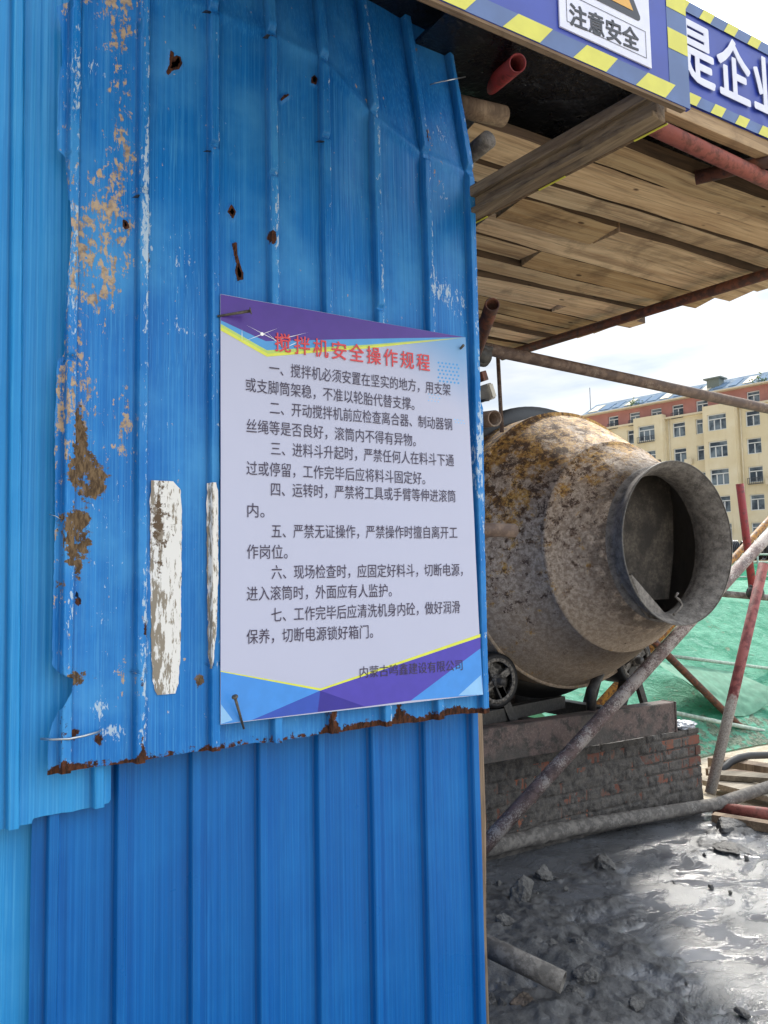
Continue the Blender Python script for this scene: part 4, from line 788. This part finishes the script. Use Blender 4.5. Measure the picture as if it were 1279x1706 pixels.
def brick_base(x0, x1, y0, y1, z1, label, coat=True):
    e0 = empty('brick_base', ((x0+x1)/2, (y0+y1)/2, 0), label, 'brick base')
    MB().box(((x0+x1)/2, (y0+y1)/2, z1/2-.02), (x1-x0-.02, y1-y0-.02, z1-.02)).build('mortar_core', mortar_m, e0)
    mb = MB(); rg = random.Random(3); tones = []; zc = .0; k = 0
    def put(cx, cy, cz, sx, sy, sz):
        n0 = len(mb.bm.verts); mb.box((cx, cy, cz), (sx, sy, sz), bev=.004); tones.extend([rg.random()]*(len(mb.bm.verts)-n0))
    while zc+.055 < z1:
        x = x0-(.06 if k % 2 else .0); w = .24 if k % 2 else .115
        if k % 3 == 2: w = .115
        while x < x1-.02:
            a, b = max(x, x0), min(x+w, x1)
            if b-a > .02: put((a+b)/2, y0+.05+rg.uniform(-.004, .003), zc+.0275, b-a, .1, .053)
            x += w+.011
        yy = y0+.112
        while yy < y1-.03:
            b = min(yy+(.115 if k % 2 else .24), y1); put(x1-.05+rg.uniform(-.004, .003), (yy+b)/2, zc+.0275, .1, b-yy, .053); yy = b+.011
        zc += .0645; k += 1
    mb.bm.verts.index_update(); me = bpy.data.meshes.new('bricks'); bmesh.ops.recalc_face_normals(mb.bm, faces=mb.bm.faces[:]); mb.bm.to_mesh(me); mb.bm.free(); link('bricks', me, brick_m, e0, False, {'tone': tones})
    if coat:
        xs = np.arange(x0, x1+.004, .008); zs = np.arange(-.02, z1+.012, .008); XX, ZZ = np.meshgrid(xs, zs)
        t = (XX-x0)/(x1-x0); u = ZZ/z1
        cov = .55*fbm(XX*3, ZZ*4, 2.4, 4, .6)+.35*fbm(XX*11, ZZ*16, 5.4, 4, .65)+.26-.46*sstep(.84, 1.0, t)*sstep(.25, .7, u)-.10*sstep(.35, .75, t)*sstep(.5, .9, u)-.35*np.exp(-((t-.08)/.16)**2)*sstep(.55, .9, u)+.28*sstep(.45, 0, u)
        course = np.abs(((ZZ+.005) % .0645)/.0645-.0)-.5; joint = sstep(.40, .5, np.abs(course)); rowk = np.floor((ZZ+.005)/.0645); vj = np.abs(((XX+.06*(rowk % 2)) % .126)/.126-.5); joint = np.maximum(joint, sstep(.46, .5, vj)); dep = .012*np.clip(cov*1.2+.30, -1, 1)-.002-.016*joint*sstep(.55, .1, cov+.3*fbm(XX*6, ZZ*9, 8, 2))+.022*np.clip(fbm(XX*16, ZZ*13, 1, 5, .65), -.4, 1)*sstep(-.2, .2, cov)
        link('mud_coat', grid_mesh('mud_coat', np.stack([XX, y0-dep, ZZ], -1)), coat_m, e0, True)
        xs = np.arange(x0, x1+.004, .015); ys = np.arange(y0, y1+.004, .015); XX, YY = np.meshgrid(xs, ys); link('mud_top', grid_mesh('mud_top', np.stack([XX, YY, z1-.028+.02*np.clip(fbm(XX*5, YY*5, 2, 4, .6)+.45, 0, 1)], -1)), coat_m, e0, True)
    return e0
ZB = PY(1175, 1212, 3.36).z
brick_base(1.95, 4.33, 3.36, 4.3, ZB, 'mud splashed red brick base carrying the mixer chassis')
brick_base(2.6, 4.0, 4.75, 5.0, .66, 'clean orange brick wall seen beneath the mixer chassis', False)
tag(MB().bar(PY(985, 1237, 3.33), PY(1092, 1213, 3.33), .03, .022, bev=.004).build('timber_batten', batten_m), 'thin brown timber batten wedged under the chassis channel', 'batten')
g = G('pale_crumpled_film'); n = g.noise(g.pos(), 30, 5); film_m = g.out(g.mix(n, hx('8f9297'), hx('d4d6da')), .3)
bm = bmesh.new(); bmesh.ops.create_icosphere(bm, subdivisions=4, radius=1); v = np.array([x.co[:] for x in bm.verts]); dd_ = 1+.5*fbm(v[:, 0]*3, v[:, 1]*3, v[:, 2]*3, 3)
cc = PY(1135, 1208, 3.5)
for x, q, k in zip(bm.verts, v, dd_): x.co = (cc.x+q[0]*.10*k, cc.y+q[1]*.07*k, cc.z+q[2]*.03*k)
me = bpy.data.meshes.new('plastic_film'); bm.to_mesh(me); bm.free(); tag(link('plastic_film', me, film_m), 'crumpled pale plastic film at the end of the chassis channel', 'plastic film')

# ------------------------------------------------------------------ rocks and mortar lumps in the mud
g = G('wet_rubble'); p = g.pos(); n = g.noise(p, 30, 8, .68); n2 = g.noise(p, 140, 5, .7); c = g.mix(g.step(n, .36, .64), hx('3a3836'), hx('6a6763')); c = g.mix(g.math('MULTIPLY', g.step(n2, .5, .7), .5), c, hx('8b8782')); rock_m = g.out(c, g.rng(n, .3, .7, .35, .75), 0, g.bump(g.math('ADD', n, n2), .7, .008))
g = G('brown_rubble'); p = g.pos(); n = g.noise(p, 30, 8, .68); rockb_m = g.out(g.mix(g.step(n, .36, .64), hx('3f352d'), hx('6f6052')), .6, 0, g.bump(n, .8, .01))
def rock(px, py, wpx, hpx, label, seed, mat=rock_m, group=None):
    z0_ = .0; c = PZ(px, py+hpx*.35, .01); dist = (c-EYE).dot(fw); sx = wpx*dist/F/2*.86; sz = hpx*dist/F/2*.86
    bm = bmesh.new(); bmesh.ops.create_icosphere(bm, subdivisions=4, radius=1); v = np.array([x.co[:] for x in bm.verts])
    rg = np.random.default_rng(seed); k = np.ones(len(v))*1.25
    for _ in range(14):                                     # knock flat facets off
        nrm = rg.normal(size=3); nrm /= np.linalg.norm(nrm); pr_ = v@nrm; k = np.where(pr_ > .01, np.minimum(k, rg.uniform(.55, .95)/np.maximum(pr_, .01)), k)
    k = k*(1+.26*fbm(v[:, 0]*3+seed, v[:, 1]*3, v[:, 2]*3, 5, .65))
    a = rg.uniform(0, 3.1); ca, sa = math.cos(a), math.sin(a)
    for x, q, kk in zip(bm.verts, v, k):
        X_, Y_, Z_ = q[0]*sx*kk, q[1]*sx*.8*kk, q[2]*sz*1.1*kk; x.co = (c.x+X_*ca-Y_*sa, c.y+X_*sa+Y_*ca, c.z+sz*.25+Z_)
    me = bpy.data.meshes.new('rubble_lump'); bm.to_mesh(me); bm.free(); return tag(link('rubble_lump', me, mat), label, 'rubble', group)
LG = 'small mortar lumps scattered in the wet mud'; LL = 'small grey mortar lump lying in the wet mud'
for i, (px, py, w, h, lab, mt) in enumerate(ROCKS):
    rock(px, py, w, h, lab, 20+i, rockb_m if mt else rock_m)
rg = random.Random(9)
for i in range(70):
    px, py = rg.uniform(825, 1270), rg.uniform(1420, 1700)
    if px > 1020 and rg.random() < .8: continue
    if py < 1450-(px-820)*.25: continue
    s = rg.uniform(4, 15)*(1.25 if px < 980 else .7); rock(px, py, s*1.3, s, LL, 200+i, rock_m, LG)

# ------------------------------------------------------------------ boards, hose and netting beyond the mixer
BG = 'bleached boards on the ground at the right'
def board(p, q, w, th, mat, label):
    tag(MB().bar(p, q, w, th, bev=.003).build('ground_board', mat), label, 'board', BG)
board(PZ(1188, 1300, .05), PZ(1330, 1335, .05), .22, .035, pale_m, 'wide bleached board nearest the leaning pole')
board(PZ(1180, 1290, .09), PZ(1330, 1300, .09), .14, .035, pale_m, 'bleached board behind the wide board')
board(PZ(1185, 1268, .05), PZ(1340, 1293, .05), .12, .07, post_m, 'square brown timber below the black hose')
board(PZ(1180, 1284, .04), PZ(1340, 1306, .05), .10, .05, batten_m, 'second timber just in front of the square brown timber')
board(PZ(1188, 1362, .03), PZ(1330, 1385, .03), .07, .05, batten_m, 'dark muddy timber under the orange red pipe')
hose = [PY(1196, 1292, 3.72), PY(1204, 1281, 3.72), PY(1216, 1270, 3.73), PY(1230, 1263, 3.75), PY(1248, 1259, 3.78), PY(1279, 1258, 3.8), PY(1330, 1264, 3.85)]
tag(MB().path(hose, .026, 12).build('rubber_hose', plain('black_rubber', hx('121214'), .6, .2)), 'black rubber hose arching over the timbers at the right', 'hose')
g = G('green_dust_net'); p = g.pos(); n = g.noise(p, 3.5, 6, .6); w = g.noise(g.map(p, (4, 4, 40)), 3, 4, .6); wr = g.noise(g.map(p, (1, 1, 2.2)), 7, 8, .7, 1.5); c = g.mix(g.step(n, .35, .65), hx('46ab88'), hx('80d2b2')); c = g.mix(g.math('MULTIPLY', g.step(wr, .52, .66), .55), c, hx('a4dec8')); c = g.mix(g.math('MULTIPLY', g.step(wr, .46, .34), .55), c, hx('2f8466')); z_ = g.xyz(p)[2]; c = g.mix(g.math('MULTIPLY', g.step(g.math('ADD', g.noise(p, 9, 8, .7), g.rng(z_, .0, .45, .16, -.1)), .55, .64), .85), c, g.mix(g.step(g.noise(p, 40, 5, .7), .4, .6), hx('5f6a58'), hx('a9a894'))); c = g.mix(g.math('MULTIPLY', g.step(g.noise(g.map(p, (1, 1, 1), (3, 8, 1)), 6, 8, .65), .6, .7), .7), c, hx('a7a78d'))
g.out(c, .7, 0, g.bump(g.math('ADD', wr, g.math('MULTIPLY', w, .4)), .9, .05)); trn = g.n('ShaderNodeBsdfTranslucent'); g.set(trn.inputs[0], c); ms = g.n('ShaderNodeMixShader'); ms.inputs[0].default_value = .4
g.t.links.new(g.b.outputs[0], ms.inputs[1]); g.t.links.new(trn.outputs[0], ms.inputs[2]); g.t.links.new(ms.outputs[0], g.o.inputs[0]); net_m = g.m
us = np.linspace(0, 1, 130); xs = np.linspace(4.45, 24.0, 300); UU, XX = np.meshgrid(us, xs)
YY = np.where(UU < .5, 4.25+UU*2*2.2, 6.45+(UU-.5)*2*8.5); ZZ = np.where(UU < .5, UU*2*1.12, 1.12+.15*(UU-.5))
swag = .05*np.abs(np.sin(XX*1.3+1.2*np.sin(XX*.7)))*np.sin(np.clip(UU*2, 0, 1)*math.pi*2)
YY = YY+.08*fbm(XX*.9, UU*5, 1.2, 4); ZZ = ZZ+.10*fbm(XX*1.1, UU*6, 4.2, 4)*np.clip(UU*5, 0, 1)+.05*swag+.03*np.abs(fbm(XX*3, UU*14, 6.2, 4))*np.clip(UU*9, 0, 1)
tag(link('dust_net', grid_mesh('dust_net', np.stack([XX, YY, ZZ], -1)), net_m, None, True), 'bright green dust netting draped over the bank behind the mixer', 'netting')
# hanging fold of netting in front of the bank
xs = np.linspace(0, 1, 60); us = np.linspace(0, 1, 24); UU, TT = np.meshgrid(us, xs)
A, B = PY(1085, 1100, 5.02), PY(1225, 1120, 5.02); XX = A.x+(B.x-A.x)*TT; top = A.z+(B.z-A.z)*TT; ZZ = top-UU*(.12+.28*np.sin(TT*math.pi*.9+.25)); YY = 5.02-UU*.45-.06*np.sin(UU*math.pi)*np.sin(TT*math.pi)+.02*fbm(TT*9, UU*4, 1, 2)
g2 = plain('grey_green_net', hx('63937a'), .8, .15, 14)
tag(link('net_swag', grid_mesh('net_swag', np.stack([XX, YY, ZZ], -1)), g2, None, True), 'sagging grey green fold of netting below the pale rail', 'netting')
# distant net fence with posts and rails
nf = empty('net_fence', (16, 15, 1.2), 'distant green net fence with pale rails and thin red posts', 'fence')
xs = np.linspace(9, 26, 160); us = np.linspace(0, 1, 16); UU, XX = np.meshgrid(us, xs)
link('net', grid_mesh('net', np.stack([XX, 14.6+.12*fbm(XX*1.5, UU*2, 3, 3), .9+UU*.78], -1)), net_m, nf, True)
for z in (1.3, 1.72, 1.95): MB().tube((9, 14.5, z), (26, 14.5, z), .028, 10, hollow=False).build('rail', pipe_white, nf)
for k, xx in enumerate(np.arange(9.5, 26, 1.1)): MB().tube((xx, 14.45, .7), (xx, 14.45, 2.0+.25*(k % 3 == 0)), .028, 10, hollow=False).build('post', pipe_red if k % 3 == 0 else pipe_white, nf)
# raised yard with black hose coils
tag(MB().box((30, 30, 1.0), (26, 12, 2.0)).build('embankment', plain('bank_earth', hx('8d8069'), .95, .2, 3)), kind='structure')
g = G('coil_black_plastic'); coil_m = g.out(g.mix(g.noise(g.pos(), 20, 4), hx('15161a'), hx('2b2d33')), .32)
def coil(c, label):
    e0 = empty('hose_coil', c, label, 'hose coil', 'black hose coils beyond the netting'); ax = Vector((.8, -.6, 0)).normalized(); pts = []; u = Vector((0, 0, 1)); v = ax.cross(u)
    for k in range(11*28): a = k/28*math.tau; pts.append(Vector(c)+u*.52+ax*(k/28*.085-.45)+(u*math.cos(a)+v*math.sin(a))*.46)
    MB().path(pts, .042, 8).build('winding', coil_m, e0)
for i, (px, lab) in enumerate(((1212, 'black hose coil at the left beside the mixer mouth'), (1250, 'black hose coil behind the short red upright pipe'), (1287, 'black hose coil cut by the right edge of the photo'))):
    q = PZ(px, 934, 2.0) if False else PY(px, 906, 25.2); coil((q.x, q.y, 2.0), lab)

# ------------------------------------------------------------------ apartment building
al = rad(11.4); dS = Vector((-math.sin(al), math.cos(al), 0)); nB = Vector((-math.cos(al), -math.sin(al), 0)); P0 = Vector((72.6, 50.6, 0))
def BP(s, out, z): return P0+dS*s+nB*out+Vector((0, 0, z))
bld = empty('apartment_building', BP(-5, 0, 0), 'cream apartment building with a red top storey and white framed windows', 'building')
g = G('cream_render'); p = g.pos(); n = g.noise(p, .5, 6, .6); st = g.noise(g.map(p, (3, 3, .25)), 1, 6, .7); c = g.mix(g.step(n, .35, .7), hx('dccfae'), hx('e4dabf')); c = g.mix(g.math('MULTIPLY', g.step(st, .55, .75), .45), c, hx('bcab82')); cream_m = g.out(c, .85)
red_w = plain('red_render', hx('b07c76'), .85, .08, .8); trim_m = plain('white_trim', hx('d8cdb4'), .7, .06, 2); frame_m = plain('window_white', hx('dfe3e6'), .5, .03); bar_m = plain('balcony_bars', hx('4a4f58'), .5, .1)
g = G('window_glass'); n = g.noise(g.pos(), .6, 3); glass_m = g.out(g.mix(g.step(n, .4, .6), hx('39434f'), hx('7b8994')), .08, 0, None, Specular_IOR_Level=.8)
g = G('blue_grey_roof'); n = g.noise(g.map(g.pos(), (.4, .4, 2)), 2, 5, .6); roof_m = g.out(g.mix(g.step(n, .35, .65), hx('6c8096'), hx('98a8b4')), .95, Specular_IOR_Level=.1)
SL, SR = 17.4, -16.0; DEP = 12.0
def facade(name, mat, s0, s1, z0, z1, out, wins):
    """front wall with real openings: cut along the window edges"""
    ss = sorted({s0, s1, *[v for w in wins for v in (w[0], w[1])]}); zs = sorted({z0, z1, *[v for w in wins for v in (w[2], w[3])]}); m = MB()
    ins = lambda s, z: any(w[0] < s < w[1] and w[2] < z < w[3] for w in wins)
    for a, b in zip(ss, ss[1:]):
        for c_, d_ in zip(zs, zs[1:]):
            if not ins((a+b)/2, (c_+d_)/2): m.quad([BP(a, out, c_), BP(b, out, c_), BP(b, out, d_), BP(a, out, d_)])
    for w in wins:
        a, b, c_, d_ = w[:4]; i = out-.28
        for q in (((a, c_), (a, d_)), ((b, c_), (b, d_)), ((a, c_), (b, c_)), ((a, d_), (b, d_))): m.quad([BP(q[0][0], out, q[0][1]), BP(q[1][0], out, q[1][1]), BP(q[1][0], i, q[1][1]), BP(q[0][0], i, q[0][1])])
    return m.build(name, mat, bld)
FZ = [5.5, 8.3, 11.1, 13.95, 16.75, 2.7]
def window(s, z, w, h, out, split=2, bars=False):
    i = out-.2; m = MB(); R3 = Matrix((dS, nB, Vector((0, 0, 1)))).transposed(); t = .09
    for (ds, dz, ww, hh_) in ((-w/2+t/2, 0, t, h), (w/2-t/2, 0, t, h), (0, h/2-t/2, w-2*t, t), (0, -h/2+t/2, w-2*t, t), (0, h*.2, w-2*t, t)): m.box(BP(s+ds, i, z+dz), (ww, .08, hh_), R3)
    for k in range(1, split): m.box(BP(s-w/2+w*k/split, i, z-h*.15), (t, .08, h*.7-2*t), R3)
    f = m.build('window', frame_m, bld); MB().quad([BP(s-w/2, i-.05, z-h/2), BP(s+w/2, i-.05, z-h/2), BP(s+w/2, i-.05, z+h/2), BP(s-w/2, i-.05, z+h/2)]); m = MB(); m.quad([BP(s-w/2, i-.05, z-h/2), BP(s+w/2, i-.05, z-h/2), BP(s+w/2, i-.05, z+h/2), BP(s-w/2, i-.05, z+h/2)]); m.build('pane', glass_m, f)
    if bars:
        m = MB()
        for k in range(9): m.box(BP(s-w*.5+w*k/8, out+.25, z-h*.42), (.04, .04, .6), R3)
        m.box(BP(s, out+.25, z-h*.42+.3), (w, .05, .05), R3); m.box(BP(s, out+.13, z-h*.42-.3), (w, .3, .05), R3); m.build('window_guard', bar_m, f)
flat_c = [11.1, 5.7, 3.1, -2.1, -5.2, -7.6, -13.0]; bays = [(7.1, 10.5, 9.0), (-.7, 2.6, 1.15), (-12.2, -8.8, -10.6)]
fw_ = []
for z in FZ:
    for s in flat_c: fw_.append((s-.72, s+.72, z-.8, z+.8))
    fw_.append((13.7, 14.9, z-.8, z+.8))
facade('facade_wall', cream_m, SR, SL, -.3, 18.05, 0, fw_)
for w in fw_:
    s, z = (w[0]+w[1])/2, (w[2]+w[3])/2; window(s, z, w[1]-w[0], 1.6, 0, 2, bars=(abs(s+2.1) < .1 and abs(z-11.1) < .1))
for (b0, b1, sc) in bays:
    wins = [(sc-.98, sc+.98, z-.85, z+.85) for z in FZ]; facade('bay_wall', cream_m, b0, b1, -.3, 18.55, .9, wins)
    m = MB()
    for s in (b0, b1): m.quad([BP(s, 0, -.3), BP(s, .9, -.3), BP(s, .9, 18.55), BP(s, 0, 18.55)])
    m.quad([BP(b0, 0, 18.55), BP(b1, 0, 18.55), BP(b1, .9, 18.55), BP(b0, .9, 18.55)]); m.build('bay_side', cream_m, bld)
    for z in FZ: window(sc, z, 1.96, 1.7, .9, 3, bars=(sc == 9.0 and z > 16))
aw = [(s-.65, s+.65, 18.2, 19.5) for s in (13.6, 10.9, 8.3, 5.8, 3.1, -2.2, -5.2, -8.0, -12.5)]
facade('attic_wall', red_w, SR, SL, 18.25, 19.95, -.15, aw)
for w in aw: window((w[0]+w[1])/2, 18.85, 1.3, 1.3, -.15, 2, bars=(w[0] > 5))
R3 = Matrix((dS, nB, Vector((0, 0, 1)))).transposed()
MB().box(BP((SL+SR)/2, .1, 18.14), (SL-SR, .55, .2), R3).build('cornice', trim_m, bld); MB().box(BP((SL+SR)/2, .15, 20.03), (SL-SR+.6, .9, .14), R3).build('eaves', trim_m, bld)
for s in (-.95, 6.75, 10.75):
    m = MB(); m.tube(BP(s, .12, 0), BP(s, .12, 18.0), .07, 8, hollow=False); m.build('drain_pipe', trim_m, bld)
for s, z in ((9.9, 15.6), (-3.6, 10.2), (4.6, 13.1)):
    m = MB(); m.box(BP(s, .35, z), (.8, .35, .6), R3, bev=.03); m.build('air_conditioner', trim_m, bld)
m = MB(); m.prism([BP(SL+.2, .3, 20.1), BP(SL+.2, -3.2, 21.9), BP(SL+.2, -12, 20.1)], dS*0, dS*(SR-SL-.4)); m.build('roof', roof_m, bld)
m = MB(); m.quad([BP(SL, 0, -.3), BP(SL, -DEP, -.3), BP(SL, -DEP, 20.0), BP(SL, 0, 20.0)]); m.quad([BP(SR, 0, -.3), BP(SR, -DEP, -.3), BP(SR, -DEP, 20.0), BP(SR, 0, 20.0)]); m.quad([BP(SL, -DEP, -.3), BP(SR, -DEP, -.3), BP(SR, -DEP, 20.0), BP(SL, -DEP, 20.0)]); m.build('rear_wall', cream_m, bld)
m = MB(); m.box(BP(2.2, -1.6, 21.1), (1.3, 1.2, 1.3), R3); m.box(BP(2.2, -1.6, 21.8), (1.9, 1.6, .14), R3); m.build('roof_hatch', plain('grey_hatch', hx('7d857f'), .9), bld)
g = G('blue_roof_panel'); pan_m = g.out(hx('7890aa'), .9, Specular_IOR_Level=.1); rgb_ = random.Random(2)
for k in range(22):
    s = SL-1.0-k*1.5; z = 20.97; m = MB(); m.box(BP(s, -1.3, z), (rgb_.uniform(.7, 1.25), 2.2, .05), R3 @ Matrix.Rotation(rad(-27), 3, 'X')); m.build('roof_panel', pan_m if k % 3 else trim_m, bld)
# weeds on the eaves
g = G('weed_green'); weed_m = g.out(g.mix(g.noise(g.pos(), 3, 3), hx('4d6a35'), hx('7d9555')), .8)
for (s, lab) in ((10.9, 'leafy weed growing on the building eaves at the left'), (-2.9, 'weed tuft on the building eaves at the right edge')):
    m = MB(); rg = random.Random(int(s*10)+50)
    for _ in range(90):
        q = BP(s+rg.gauss(0, .45), -.2+rg.gauss(0, .2), 20.12+abs(rg.gauss(.3, .3))); a = Vector((rg.uniform(-1, 1), rg.uniform(-1, 1), rg.uniform(-.3, 1)))*.16; b = Vector((rg.uniform(-1, 1), rg.uniform(-1, 1), rg.uniform(-1, 1)))*.09; m.quad([q-a, q+b, q+a, q-b])
    tag(m.build('roof_weed', weed_m), lab, 'weed')
q = Vector((95, 108, 0)); d = ray(984, 690); q = EYE+d*(150/d.y)
m = MB(); m.tube((q.x, q.y, 0), (q.x, q.y, EYE.z+(ray(984, 645)*(150/d.y)).z), .09, 8, hollow=False); tag(m.build('antenna_mast', bar_m), 'thin antenna mast far behind the left end of the apartment building', 'mast')
